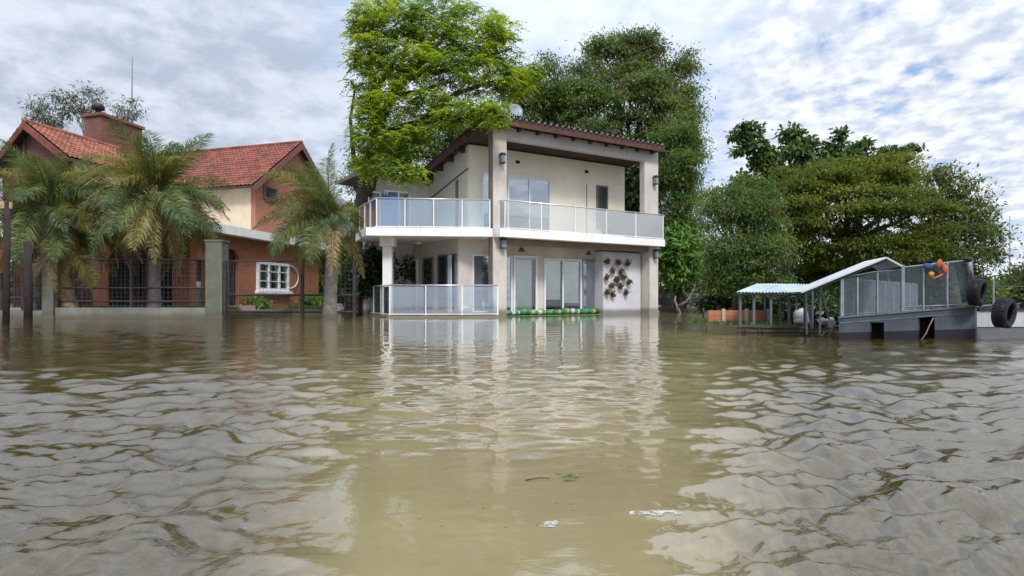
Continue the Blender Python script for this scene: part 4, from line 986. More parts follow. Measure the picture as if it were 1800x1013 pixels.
def palm(label, base, top, r, L, n, yellow=.15, dead=6, seed=0, bark='palmbark', avoid=None, skirt=True):
    g = random.Random(seed); base, top = Vector(base), Vector(top)
    t = thing('palm_tree', label, 'palm tree', base, 'palms in front of the brick house')
    mb = MB(); k = 26; pts, rad = [], []
    for i in range(k + 1):
        u = i / k; pts.append((base + Vector((0, 0, -.3))).lerp(top, u) + Vector((math.sin(u * 3 + seed) * .05, 0, 0)))
        rad.append(r * (1.25 - .35 * min(1, u * 4)) * (1 + .05 * (i % 2)) * (1 if u < .85 else 1 - (u - .85) * 1.6))
    mb.tube(pts, rad, 12); mb.obj('trunk', M[bark], t)
    for i in range(n):
        u = i / n; az = i * 2.39996 + g.uniform(-.2, .2)
        short = .42 if avoid and math.cos(az) > avoid else 1
        elev = R(78) - u ** .9 * R(91) + g.uniform(-.14, .14)
        d = .55 if u < .18 else (1.0 if u < .45 else 1.5)
        mat = G['palmy'] if (g.random() < yellow and u > .25) else G['palm']
        o = bpy.data.objects.new('frond', frond_data(d, i % 2, mat)); C.objects.link(o); o.parent = t
        s_ = L / 3.0 * g.uniform(.85, 1.1) * (.85 if u < .15 else 1) * short
        o.location = top - base + Vector((math.cos(az), math.sin(az), 0)) * .1 + Vector((0, 0, .15 - u * .35))
        o.rotation_euler = (g.uniform(-.25, .25), -elev, az); o.scale = (s_, s_, s_)
    for i in range(dead):
        az = i * 2.39996 + g.uniform(-.4, .4) + seed
        if avoid and math.cos(az) > .5: az = math.pi - az
        o = bpy.data.objects.new('dead_frond', frond_data(2.0, i % 2, G['palmdead'] if i % 3 else G['palmy'])); C.objects.link(o); o.parent = t
        o['label'] = 'dry drooping frond'
        s_ = L / 3.0 * g.uniform(.55, .92); o.location = top - base + Vector((math.cos(az), math.sin(az), 0)) * .14 + Vector((0, 0, -.45))
        o.rotation_euler = (g.uniform(-.3, .3), R(g.uniform(5, 40)), az); o.scale = (s_, s_, s_)
    return t
def pz(x, y, Y): return P(x, y, Y)
palm('left palm with wide drooping crown over the short pillar', pz(50, 552, 26.6), pz(88, 372, 26.6), .27, 3.0, 44, .24, 16, 1)
palm('middle palm with tall straight trunk before the porch arches', pz(270, 556, 26.5), pz(274, 352, 26.5), .25, 3.15, 46, .24, 20, 2)
palm('right palm with grey trunk between brick house and pale house', pz(582, 559, 25.0), pz(582, 385, 25.0), .26, 2.8, 38, .2, 9, 5, avoid=.12)
palm('low palm with dry fibrous leaning trunk beside the short pillar', pz(122, 548, 26.4), pz(106, 425, 26.4), .40, 2.4, 14, .35, 16, 4, 'drybark')
# the tall unopened spear leaf of the right palm
rp_ = [o for o in bpy.data.objects if o.get('label', '').startswith('right palm')][0]
o = bpy.data.objects.new('spear_leaf', frond_data(.55, 0, G['palm'])); C.objects.link(o); o.parent = rp_
o.location = P(582, 385, 25.0) - P(582, 559, 25.0); o.rotation_euler = (0, R(-93), .4); o.scale = (.98, .3, .5)
# ================================================================== TREES
WB, DB = M['palebark'], M['bark']
# feathery bright tree by the pale house
tb = P(628, 545, 31.5); t = thing('flame_tree', 'bright green feathery tree leaning over the pale house roof', 'tree', (tb.x, tb.y, .1))
tr = MB(); tp = [P(628, 552, 31.5), P(632, 470, 31.5), P(634, 400, 31.4), P(645, 330, 31.2), P(656, 270, 31), P(668, 215, 30.8)]
tr.tube(tp, [.62, .5, .46, .42, .36, .3], 10)
paths = [[tp[5], P(690, 170, 30.5), P(720, 130, 30.2), P(760, 90, 30), P(800, 40, 30)], [tp[4], P(680, 235, 30), P(740, 215, 29.2), P(800, 200, 28.3), P(858, 190, 27.3), P(885, 205, 26.8)],
         [tp[5], P(660, 160, 30.8), P(650, 110, 30.5), P(655, 40, 30.2)], [tp[3], P(622, 280, 30.5), P(616, 210, 30), P(625, 150, 29.6)],
         [P(720, 130, 30.2), P(780, 125, 30.6), P(840, 105, 31), P(900, 85, 31.5)], [P(740, 215, 29.2), P(800, 165, 30.4), P(860, 145, 31), P(925, 140, 31.6)],
         [tp[4], P(680, 262, 29.6), P(705, 285, 28.8), P(728, 310, 28.2)], [tp[3], P(640, 290, 30), P(650, 265, 29), P(665, 255, 28.4)], [P(690, 170, 30.5), P(712, 90, 31), P(730, 20, 31)],
         [P(690, 170, 30.5), P(740, 160, 29), P(790, 140, 28.4)], [P(660, 160, 30.8), P(685, 120, 29.2), P(700, 100, 28.6)]]
for i, p_ in enumerate(paths):
    r_ = .24 if i < 3 else .15
    tr.tube(p_, [r_ * (1 - .75 * k / (len(p_) - 1)) for k in range(len(p_))], 7)
tr.obj('trunk', DB, t)
spr = []
lob = [(690, 30, 70, 45, 30), (760, 45, 70, 55, 30.5), (830, 60, 70, 55, 31), (880, 75, 40, 45, 31.5), (655, 95, 42, 40, 29.3), (640, 50, 30, 50, 30), (700, 110, 60, 40, 29.3), (770, 120, 60, 40, 29.8),
       (840, 130, 65, 40, 30.8), (900, 140, 38, 30, 31.5), (640, 160, 30, 40, 29.4), (690, 175, 50, 30, 29), (760, 180, 50, 30, 29), (650, 235, 34, 34, 29), (700, 250, 42, 26, 28.5), (725, 305, 34, 20, 28.2),
       (680, 290, 34, 20, 28.3), (845, 190, 50, 20, 27.5), (872, 212, 24, 14, 26.9), (800, 205, 44, 22, 28.2), (640, 290, 26, 24, 29), (740, 235, 36, 20, 28.6), (930, 130, 26, 22, 32), (650, 205, 30, 26, 29)]
pos, dr_, nr_, LL, WW = [], [], [], [], []
for (x, y, rx, ry, Yd) in lob:
    c, r = lobe(x, y, rx, ry, Yd); k = int(rx * ry / 23)
    for _ in range(k):
        u = unit(rng.normal(size=(1, 3)))[0] * rng.uniform(.2, 1.05) ** .6
        c0_ = c + u * r
        az = rng.uniform(0, 6.28)
        for f in range(rng.integers(4, 7)):                       # a whorl of feathery leaves
            a = az + f * 1.1 + rng.normal(0, .3); d = np.array([math.cos(a), math.sin(a), rng.normal(-.1, .42)]); d /= np.linalg.norm(d)
            Lf = rng.uniform(.28, .60); sidev = np.cross(d, [0, 0, 1]); sidev /= np.linalg.norm(sidev)
            for q_ in range(6):
                tt = .15 + .85 * q_ / 5; bp_ = c0_ + d * Lf * tt + np.array([0, 0, -.34 * Lf * tt * tt])
                for sg in (-1, 1):
                    dd_ = d * .55 + sidev * sg * .8 + np.array([0, 0, -.28]); dd_ /= np.linalg.norm(dd_)
                    pos.append(bp_); dr_.append(dd_); nr_.append([rng.normal(0, .45), rng.normal(-.2, .45), 1]); LL.append(.17 * rng.uniform(.7, 1.2) * (1 - .45 * tt)); WW.append(.07)
leaf_obj('crown', np.array(pos), np.array(dr_), unit(np.array(nr_)), LL, WW, G['bright'], t)
# mango trees behind the pale house
def LB(lst): return [lobe(*a) for a in lst]
tree('mango_tree', 'tall dark mango tree with reddish young leaves behind the pale house', 'tree', P(1110, 540, 43)[:2] + (.2,), [P(1108, 430, 43), P(1100, 330, 43)], .5,
     LB([(1090, 116, 62, 46, 43), (1040, 154, 55, 46, 42), (1140, 136, 60, 60, 43), (1000, 200, 60, 50, 42), (1100, 180, 80, 50, 41), (1170, 200, 52, 60, 42), (1050, 250, 80, 50, 41), (1140, 270, 70, 60, 40.5),
         (1060, 96, 34, 26, 43), (1125, 88, 38, 28, 43.5), (1190, 150, 30, 40, 43), (1206, 120, 16, 30, 43.5), (1208, 190, 18, 40, 42.5), (1080, 330, 100, 60, 42)]), 80000, .24, G['mango'], DB, 'mango trees', flush=G['mango_flush'], nflush=6500, boughs=9, clump=.55, asp=.30, droop=.7)
tree('mango_tree', 'shaded broad tree between the feathery tree and the tall mango', 'tree', P(950, 540, 41)[:2] + (.2,), [P(950, 420, 41), P(955, 300, 41)], .4,
     LB([(960, 140, 45, 36, 41), (930, 190, 50, 50, 41), (980, 190, 50, 50, 41), (890, 230, 60, 50, 41.5), (820, 250, 70, 60, 42), (740, 260, 80, 60, 42.5), (670, 300, 70, 70, 43), (640, 400, 50, 80, 43), (900, 165, 50, 40, 42)]), 46000, .25, G['mango'], DB, 'mango trees', flush=G['mango_flush'], nflush=700, boughs=9, clump=.55, asp=.3, droop=.6)
tree('mango_tree', 'leafy dark green tree close to the right wall of the pale house', 'tree', P(1196, 548, 37.5)[:2] + (.15,), [P(1196, 480, 37.5), P(1194, 400, 37.5)], .3,
     LB([(1190, 250, 36, 40, 37.5), (1195, 310, 34, 44, 37), (1185, 370, 26, 36, 37), (1205, 380, 24, 40, 37), (1170, 300, 20, 30, 39), (1130, 330, 40, 50, 41), (1120, 390, 50, 50, 41), (1205, 220, 20, 30, 38), (1214, 285, 18, 44, 38.5), (1216, 350, 16, 44, 38), (1212, 420, 18, 40, 38.5), (1205, 480, 24, 40, 39)]), 44000, .22, G['mango'], DB, 'mango trees', flush=G['mango_flush'], nflush=900, boughs=9, clump=.6, asp=.28, droop=.7)
tree('leafy_shrub', 'fresh green shrub with bright leaves right of the pale house', 'shrub', P(1196, 545, 36)[:2] + (.15,), [P(1196, 500, 36)], .12,
     LB([(1195, 430, 30, 26, 35.6), (1182, 462, 20, 28, 35.6), (1208, 465, 18, 28, 35.6), (1198, 490, 26, 18, 35.8)]), 4200, .36, G['shrub'], DB, clump=.5, asp=.4, droop=.5)
tree('dark_tree', 'tree with shade-dark leaf colour seen through the open right end of the balcony', 'tree', P(1122, 545, 40)[:2] + (.15,), [P(1120, 440, 40), P(1118, 340, 40)], .2,  # added here; its dark leaf colour stands in for the shade in the opening
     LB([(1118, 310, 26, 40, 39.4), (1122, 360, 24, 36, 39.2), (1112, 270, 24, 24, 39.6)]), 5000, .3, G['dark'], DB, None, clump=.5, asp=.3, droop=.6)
# bare forked branch and block wall by the water
t = thing('dead_branch', 'pale bare forked branch sticking out of the water by the grey wall', 'branch', P(1197, 555, 35.5)[:2] + (0,))
b = MB(); p0 = P(1197, 557, 35.5); p1 = P(1190, 540, 35.5)
b.tube([p0, p1, P(1186, 528, 35.4), P(1188, 520, 35.4)], [.11, .09, .06, .03], 7); b.tube([p1, P(1202, 533, 35.3), P(1212, 524, 35.2), P(1220, 506, 35.2), P(1223, 494, 35.2)], [.085, .075, .06, .045, .03], 7)
b.tube([P(1212, 524, 35.2), P(1204, 515, 35.4), P(1199, 510, 35.4)], [.04, .03, .02], 6); b.obj('bough', M['palebark'], t)
wf = Frame((P(1160, 0, 38.8).x, 38.8), (1, -.05)); t = thing('block_wall', 'dark grey block wall behind the bare branch', 'wall', wf.pt(1.2, 0, 0)[:])
for r_ in range(4):
    for c_ in range(7):
        MB().box(wf, c_ * .42 + (.21 if r_ % 2 else 0) - .1, c_ * .42 + .405 + (.21 if r_ % 2 else 0) - .1, random.uniform(0, .012), .2, .0 + r_ * .27, .262 + r_ * .27).obj('block', M['greywall'], t)
# dark growth under the feathery tree
for x, y, rx, ry, Yd, lab in ((652, 478, 30, 44, 31.0, 'dark shrub under the left balcony behind the white post'), (625, 500, 20, 40, 31.2, 'dark shrub at the foot of the feathery tree'), (705, 475, 22, 24, 32.5, 'small dark plant beside the patio glass door')):
    p_ = P(x, 550, Yd); tree('dark_shrub', lab, 'shrub', (p_.x, p_.y, .1), [P(x, y + ry * .5, Yd)], .07, LB([(x, y, rx, ry, Yd), (x + rx * .3, y + ry * .4, rx * .7, ry * .6, Yd)]), 2600, .26, G['dark'], DB, 'dark shrubs beside the patio', clump=.45, asp=.4)
p_ = P(1214, 550, 39.5); tree('dark_shrub', 'low dark shrub behind the bare forked branch', 'shrub', (p_.x, p_.y, .1), [P(1214, 530, 39.5)], .06, LB([(1206, 520, 26, 24, 39.6), (1226, 515, 20, 30, 39.6), (1185, 532, 20, 14, 39.6)]), 2600, .26, G['dark'], DB, None, clump=.45, asp=.4)
lw = Frame((P(600, 0, 33.0).x, 33.0), (1, -.03)); t = thing('low_wall', 'low beige garden wall at the water left of the patio', 'wall', lw.pt(.7, 0, 0)[:])
MB().box(lw, -.2, 1.5, 0, .25, -.5, .42).obj('wall', M['beigewall'], t); MB().box(lw, -.23, 1.53, -.03, .28, .423, .5).obj('coping', M['beigewall'], t)
# thin trees behind the brick house
for x, y, sc, lab in ((92, 190, 1.0, 'thin grey leaved tree behind the orange roof, leftmost and widest'), (150, 172, .75, 'thin grey leaved tree rising right behind the chimney cowl'), (226, 192, .6, 'small thin tree right of the chimney')):
    Yd = 52; p_ = P(x, 540, Yd); g_ = [(x, y + 30 * sc, 20 * sc, 16 * sc, Yd), (x - 24 * sc, y + 2, 18 * sc, 22 * sc, Yd), (x + 10 * sc, y - 14 * sc, 20 * sc, 16 * sc, Yd), (x + 26 * sc, y + 10 * sc, 16 * sc, 20 * sc, Yd), (x - 10 * sc, y + 20, 26 * sc, 18 * sc, Yd), (x - 38 * sc, y + 22 * sc, 10 * sc, 12 * sc, Yd)]
    tree('eucalyptus_tree', lab, 'tree', (p_.x, p_.y, .2), [P(x + 2, 400, Yd), P(x, y + 60 * sc, Yd)], .2, LB(g_), int(1500 * sc * sc), .34, G['euca'], WB, 'thin trees behind the brick house', clump=.6, asp=.24, droop=.9, per=7, inner=.6)
# green growth right of the brick house
for x, y, rx, ry, Yd, m_, lab in ((555, 480, 26, 40, 43, 'dark', 'dark bushy tree at the right end of the brick house'), (595, 470, 24, 50, 45, 'mango', 'green bush behind the right palm trunk'), (455, 533, 15, 8, 33.2, 'shrub', 'small rounded shrub under the white window'), (548, 530, 18, 9, 36, 'shrub', 'rounded clipped shrub on the lawn by the fence post'), (437, 536, 8, 7, 33, 'palmy', 'yellowish tuft plant beside the door step'),
                                  (610, 505, 20, 34, 40, 'mango', 'shaded bush between lawn and low wall'), (575, 440, 26, 36, 46, 'olive', 'pale green bush under the porch roof end')):
    p_ = P(x, 545, Yd); tree('garden_shrub', lab, 'shrub', (p_.x, p_.y, .2), [P(x, y + ry * .6, Yd)], .06, LB([(x, y, rx, ry, Yd), (x + rx * .4, y + ry * .3, rx * .7, ry * .6, Yd), (x - rx * .4, y + ry * .2, rx * .7, ry * .7, Yd)]), int(900 + rx * ry * 2.2), .2 if ry < 20 else .3, G[m_], DB, clump=.3 if ry < 20 else .6, asp=.35)
# lawn and grass
def grass(name, label, poly_fn, n, z, h_, mat):
    pts = np.array([poly_fn() for _ in range(n)]); base = np.column_stack([pts, np.full(n, z)])
    d = unit(rng.normal(size=(n, 3)) * .35 + np.array([0, 0, 1])); nn = unit(np.column_stack([rng.normal(size=n), rng.normal(size=n) - .3, np.full(n, .2)]))
    o = leaf_obj(name, base, d, nn, h_ * rng.uniform(.5, 1.3, n), np.full(n, h_ * .16), mat); tag(o, label, None, None, 'stuff')
land('lawn', 'green lawn strip beside the brick house', [(-11.2, 33.6), (-8.7, 33.8), (-9.2, 48), (-16, 48)], .26, M['lawn'], .2)
grass('grass', 'short grass on the lawn beside the brick house', lambda: (lambda t: (rng.uniform(-11.0 - 4 * t, -8.8), 33.7 + 13 * t))(rng.random() ** 1.6), 9000, .25, .14, G['grass'])
grass('grass', 'rough grass behind the fence kerb', lambda: (rng.uniform(-19, -11.3), rng.uniform(26.4, 28.4)), 5000, .19, .26, G['grass'])
grass('grass', 'weeds along the muddy bank by the landing', lambda: (lambda t: (rng.uniform(4.15, 5.9), 14.1 + 3.5 * t))(rng.random()), 3500, .18, .10, G['grass'])

# ================================================================== RIGHT BANK
tree('mango_tree', 'dark rounded mango tree over the orange wall at the landing', 'tree', P(1300, 560, 18.5)[:2] + (.2,), [P(1300, 520, 18.5), P(1298, 450, 18.4)], .2,
     LB([(1262, 385, 26, 34, 18), (1300, 380, 50, 40, 18.2), (1345, 410, 40, 46, 18.4), (1275, 440, 40, 40, 17.6), (1330, 460, 48, 40, 17.8), (1365, 450, 26, 40, 18.6), (1262, 490, 26, 30, 17.5), (1300, 500, 45, 26, 17.8), (1350, 500, 36, 20, 18.4), (1258, 350, 18, 18, 18.6), (1320, 345, 40, 24, 19)]),
     38000, .115, G['mango'], DB, 'mango trees', flush=G['mango_flush'], nflush=1300, boughs=9, clump=.30, asp=.28, droop=.7)
tree('spreading_tree', 'broad yellow green spreading tree behind the barge', 'tree', P(1500, 560, 20.5)[:2] + (.2,), [P(1500, 510, 20.5), P(1495, 440, 20.5)], .3,
     LB([(1400, 330, 50, 36, 20.5), (1460, 310, 60, 36, 20.3), (1530, 305, 60, 34, 20.4), (1590, 320, 50, 40, 20.8), (1430, 380, 70, 44, 20), (1520, 370, 70, 46, 19.8), (1610, 380, 60, 46, 20.2), (1390, 400, 40, 40, 20), (1470, 440, 70, 40, 20), (1560, 440, 70, 36, 20), (1640, 430, 40, 40, 20.4), (1420, 450, 50, 36, 20.4)]),
     72000, .11, G['olive'], DB, None, clump=.26, asp=.38, droop=.2, flat=.4, inner=.35, boughs=10, pad=.5)
tree('sparse_tree', 'loose open crowned tree at the right behind the mesh cage', 'tree', P(1680, 560, 21.5)[:2] + (.2,), [P(1670, 480, 21.5), P(1655, 420, 21.4)], .2,
     LB([(1650, 320, 36, 26, 21.5), (1690, 345, 36, 30, 21.5), (1715, 380, 32, 34, 21.6), (1735, 420, 26, 34, 21.8), (1745, 455, 22, 30, 22), (1690, 410, 40, 30, 21.2), (1690, 455, 44, 30, 21.2), (1660, 380, 36, 30, 21.6)]),
     9000, .15, G['sparse'], WB, None, clump=.34, asp=.36, droop=.4, per=14, inner=.4)
tree('fig_tree', 'tall tree with large dark leaves rising behind the spreading tree', 'tree', P(1390, 560, 23.5)[:2] + (.2,), [P(1390, 430, 23.5), P(1392, 340, 23.5)], .22,
     LB([(1322, 235, 20, 14, 23.5), (1296, 238, 18, 6, 23.5), (1320, 262, 26, 14, 23.5), (1345, 285, 16, 22, 23.5), (1392, 240, 22, 16, 23.5), (1410, 262, 28, 26, 23.4), (1470, 258, 18, 22, 23.5), (1480, 282, 40, 16, 23.4), (1510, 262, 16, 14, 23.6), (1575, 268, 26, 8, 23.5), (1545, 278, 20, 8, 23.5), (1600, 262, 10, 4, 23.5), (1300, 330, 28, 18, 23.2), (1345, 330, 30, 24, 23.2), (1330, 360, 30, 20, 23), (1360, 305, 30, 24, 23.3), (1420, 300, 50, 20, 23.2), (1480, 300, 50, 16, 23)]),
     12500, .20, G['big'], DB, None, clump=.24, asp=.5, droop=.6, per=14, boughs=3)
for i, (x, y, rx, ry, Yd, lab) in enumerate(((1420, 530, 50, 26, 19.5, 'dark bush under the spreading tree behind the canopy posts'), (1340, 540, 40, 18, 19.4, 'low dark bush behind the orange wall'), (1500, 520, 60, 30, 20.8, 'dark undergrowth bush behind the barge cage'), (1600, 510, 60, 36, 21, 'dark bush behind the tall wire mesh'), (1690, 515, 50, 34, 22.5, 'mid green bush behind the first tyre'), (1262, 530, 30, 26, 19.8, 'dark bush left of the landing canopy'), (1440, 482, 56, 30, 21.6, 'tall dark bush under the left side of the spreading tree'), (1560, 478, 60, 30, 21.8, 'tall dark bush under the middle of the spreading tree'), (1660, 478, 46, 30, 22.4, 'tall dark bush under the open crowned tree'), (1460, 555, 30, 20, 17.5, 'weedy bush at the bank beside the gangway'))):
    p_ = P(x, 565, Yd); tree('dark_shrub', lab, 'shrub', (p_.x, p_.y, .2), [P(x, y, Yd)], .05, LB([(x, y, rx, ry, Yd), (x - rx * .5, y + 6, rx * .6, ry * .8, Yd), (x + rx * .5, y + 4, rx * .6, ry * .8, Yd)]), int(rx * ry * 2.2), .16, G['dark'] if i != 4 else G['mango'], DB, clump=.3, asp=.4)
for x, y, rx, ry, lab in ((1795, 500, 26, 30, 'distant riverside tree at the right edge of the view'), (1830, 490, 30, 40, 'distant riverside tree just past the right edge'), (1765, 520, 24, 20, 'low distant bush behind the second tyre')):
    Yd = 33; p_ = P(x, 548, Yd); tree('distant_tree', lab, 'tree', (p_.x, p_.y, .2), [P(x, y + ry * .4, Yd)], .12, LB([(x, y, rx, ry, Yd), (x - 12, y + 14, rx * .8, ry * .7, Yd), (x + 8, y - 14, rx * .6, ry * .6, Yd)]), 1700, .26, G['sparse'], DB, 'distant trees on the right bank', clump=.45, asp=.35, inner=.4)
mp_ = P(1775, 470, 33); t = thing('radio_mast', 'thin pale mast above the distant bushes at the right', 'mast', (mp_.x, mp_.y, 0)); MB().tube([(mp_.x, mp_.y, 0), P(1775, 380, 33)], [.04, .02], 5).obj('pole', M['galv'], t)
# far wooded bank closing the view
def far_wood(x0, x1, Y0, n, h0, h1, label):
    px = rng.uniform(x0, x1, n); Yd = Y0 + rng.uniform(0, 14, n); hh = h0 + (h1 - h0) * (.5 + .5 * np.sin(px * .021) * np.cos(px * .0067 + 1)) * rng.random(n) ** .35
    base = np.column_stack([(px - HX) / F * Yd, Yd, .3 + hh * rng.random(n)]); d = unit(rng.normal(size=(n, 3)))
    o = leaf_obj('wood', base, d, unit(rng.normal(size=(n, 3)) + np.array([0, -.3, .6])), rng.uniform(.5, 1.1, n), rng.uniform(.3, .6, n), G['dark']); tag(o, label, None, None, 'stuff')
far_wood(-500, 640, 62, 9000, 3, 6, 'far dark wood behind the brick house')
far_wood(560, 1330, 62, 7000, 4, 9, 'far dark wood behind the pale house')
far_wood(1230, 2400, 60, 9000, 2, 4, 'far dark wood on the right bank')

# orange brick wall and white house corner on the bank
ow = Frame((P(1246, 0, 15.2).x, 15.2), (1, .04)); t = thing('orange_wall', 'orange brick boundary wall with pale posts on the right bank', 'wall', ow.pt(.8, 0, .1)[:])
MB().box(ow, 0, ow.x(1350), 0, .12, .0, ow.z(1300, 546)).obj('wall', M['brick_orange'], t)
for x in (1271, 1312, 1349): MB().box(ow, ow.x(x) - .035, ow.x(x) + .035, -.05, -.003, .0, ow.z(1300, 543)).obj('post', M['beigewall'], t)
MB().box(ow, 0, ow.x(1350), -.18, -.06, -.2, ow.z(1300, 577)).obj('footing', M['kerb'], t)
whf = Frame((P(1241, 0, 20.5).x, 20.5), (1, -.30)); t = thing('white_house', 'white house corner glimpsed behind the orange wall', 'house', whf.pt(.3, 0, 0)[:])
MB().box(whf, -.04, whf.x(1250), 0, 1.5, .1, whf.z(1240, 528)).obj('wall', M['white'], t); MB().box(whf, whf.x(1257), whf.x(1263), 0, .15, .1, whf.z(1240, 522)).obj('porch_post', M['white'], t); MB().box(whf, -.04, whf.x(1266), -.1, 1.6, whf.z(1240, 522) + .004, whf.z(1240, 518)).obj('roof', M['greytile'], t)
# landing canopy
CY = 14.4; can = thing('landing_canopy', 'open landing canopy with pale zinc roof on thin steel posts', 'canopy', (P(1360, 0, CY).x, CY, .1))
p00, p10 = P(1294, 513, 13.9), P(1412, 514, 13.9); p01, p11 = P(1332, 499, 15.3), P(1428, 500, 15.3)
ncor = 5
for k in range(ncor):
    a0, a1 = k / ncor, (k + 1) / ncor; m_ = 17; vs = []
    for v in (0, 1):
        for i in range(m_):
            u = a0 + (a1 - a0) * i / (m_ - 1)
            q_ = (p00.lerp(p10, u)).lerp(p01.lerp(p11, u), v); vs.append(q_ + Vector((0, 0, .012 * math.cos(i * math.pi / 2) + .004 * k % .008 - .03 * random.random() * (1 - v) * .5)))
    b = MB(); b.add(vs, [(i, i + 1, m_ + i + 1, m_ + i) for i in range(m_ - 1)]); b.add([Vector(x) - Vector((0, 0, .012)) for x in vs], [(i, m_ + i, m_ + i + 1, i + 1) for i in range(m_ - 1)])
    b.obj('roof_sheet', M['sheet'], can)
MB().bar(p00 + Vector((.02, .04, -.04)), p10 + Vector((0, .04, -.04)), .022).obj('purlin', M['darkgalv'], can); MB().bar(p01 + Vector((0, -.04, -.04)), p11 + Vector((0, -.04, -.04)), .022).obj('purlin', M['darkgalv'], can)
for x in (1301, 1325, 1355, 1387, 1415): 
    p_ = P(x, 0, 14.05); MB().wbox(p_.x - .022, p_.x + .022, 14.03, 14.075, -.3, P(x, 516, 14.05).z).obj('post', M['darkgalv'], can)
for x in (1345, 1372, 1400, 1428):
    p_ = P(x, 0, 15.2); MB().wbox(p_.x - .018, p_.x + .018, 15.18, 15.22, .1, P(x, 503, 15.2).z).obj('post', M['darkgalv'], can)
b = MB(); b.bar(P(1415, 518, 14.05), P(1429, 588, 14.05), .02); b.obj('brace', M['galv'], can)
b = MB(); b.bar(P(1296, 575, 14.0), P(1470, 580, 14.0), .013); b.bar(P(1296, 583, 14.0), P(1470, 586, 14.0), .01); b.obj('handrail', M['rail'], can)
for x in (1305, 1311, 1334, 1341): MB().tube([P(x, 577, 13.98), P(x, 592, 13.98)], .01, 5).obj('baluster', M['rail'], can)
# things on the bank by the gangway
tk = P(1409, 575, 14.9); t = thing('white_tank', 'pale plastic water tank behind the canopy brace', 'tank', (tk.x, tk.y, .2))
b = MB(); b.lathe([(0.0, 0.0), (.15, .0), (.165, .03), (.165, .09), (.155, .11), (.165, .13), (.165, .24), (.13, .29), (.06, .31), (.05, .34), (0.0, .345)], Matrix.Translation((tk.x, tk.y, .2)), 18); b.obj('body', M['white_wall'], t)
b = MB(); b.lathe([(0.0, .345), (.055, .345), (.055, .37), (0.0, .37)], Matrix.Translation((tk.x, tk.y, .2)), 12); b.obj('lid', M['lamp'], t)
sk = sack(40).obj('white_sack', M['white_sack']); sk.scale = (.42, .6, .6); p_ = P(1455, 572, 14.2); sk.location = (p_.x, p_.y, .22); sk.rotation_euler = (0, R(70), .3); tag(sk, 'white woven sack propped at the gangway foot', 'sack')
sk = sack(41).obj('white_sack', M['white_sack']); sk.scale = (.36, .55, .55); p_ = P(1445, 572, 14.25); sk.location = (p_.x, p_.y, .2); sk.rotation_euler = (0, R(15), .8); tag(sk, 'white woven sack lying flat beside the upright sack', 'sack')
for x0, y0, x1, y1, lab in ((1456, 588, 1475, 562, 'bare driftwood stick leaning at the barge corner'), (1441, 590, 1470, 574, 'bare driftwood stick lying low between gangway and barge')):
    p_ = P(x0, y0, 13.7); t = thing('driftwood', lab, 'driftwood', p_); b = MB(); limb(b, P(x0, y0 + 3, 13.7), P(x1, y1, 13.9), .022, .01, 6, .12, 6); limb(b, P((x0 + x1) / 2, (y0 + y1) / 2, 13.8), P(x1 + 2, y1 + 12, 13.6), .012, .006, 4, .1, 5); b.obj('stick', M['palebark'], t)

# ================================================================== BARGE
BY = 12.5
bx = lambda x, Y=BY: (x - HX) / F * Y
X0, X1 = bx(1475), bx(1714)
bd = Vector((.66, .75, 0))                          # the barge's length direction
LBG = 8.0
barge = thing('barge', 'dark slate ferry barge with wire cage and ramp roof moored at the bank', 'barge', ((X0 + X1) / 2, BY + .3, 0))
zl, zrt_ = P(1475, 560, BY).z, P(1714, 540, BY).z
def bpnt(x, z, back=0.0, Y=BY): return Vector((bx(x, Y), Y, z)) + bd * back
zdk = lambda x: zl + (zrt_ - zl) * (x - 1475) / (1714 - 1475)
# bow plate with two square openings (built of pieces so that the openings are real)
zlow = .16
def plate(x0, x1, zlo, zhi, mat_low=False, back=.12):
    b = MB(); b.hexa([bpnt(x0, zlo(x0)), bpnt(x1, zlo(x1)), bpnt(x1, zlo(x1), back), bpnt(x0, zlo(x0), back)], [bpnt(x0, zhi(x0)), bpnt(x1, zhi(x1)), bpnt(x1, zhi(x1), back), bpnt(x0, zhi(x0), back)]); return b
wet = lambda x: .125 + .0003 * (x - 1475)
ops = [(1529, 1554, P(0, 567, BY).z), (1614, 1643, P(0, 557, BY).z)]
segs = [(1475, 1529), (1554, 1614), (1643, 1714)]
bow = MB(); low = MB()
for a, b_ in segs:
    bow.v, bow.f, bow.sm = (lambda m: (bow.v + m.v, bow.f + [tuple(i + len(bow.v) for i in f) for f in m.f], bow.sm + m.sm))(plate(a, b_, wet, lambda x: zdk(x)))
    low.v, low.f, low.sm = (lambda m: (low.v + m.v, low.f + [tuple(i + len(low.v) for i in f) for f in m.f], low.sm + m.sm))(plate(a, b_, lambda x: -.4, lambda x: wet(x) - .0))
for a, b_, zt_ in ops:
    bow.v, bow.f, bow.sm = (lambda m: (bow.v + m.v, bow.f + [tuple(i + len(bow.v) for i in f) for f in m.f], bow.sm + m.sm))(plate(a, b_, lambda x: zt_, lambda x: zdk(x)))
bow.obj('bow_plate', M['hull'], barge); low.obj('boot_topping', M['hull_low'], barge)
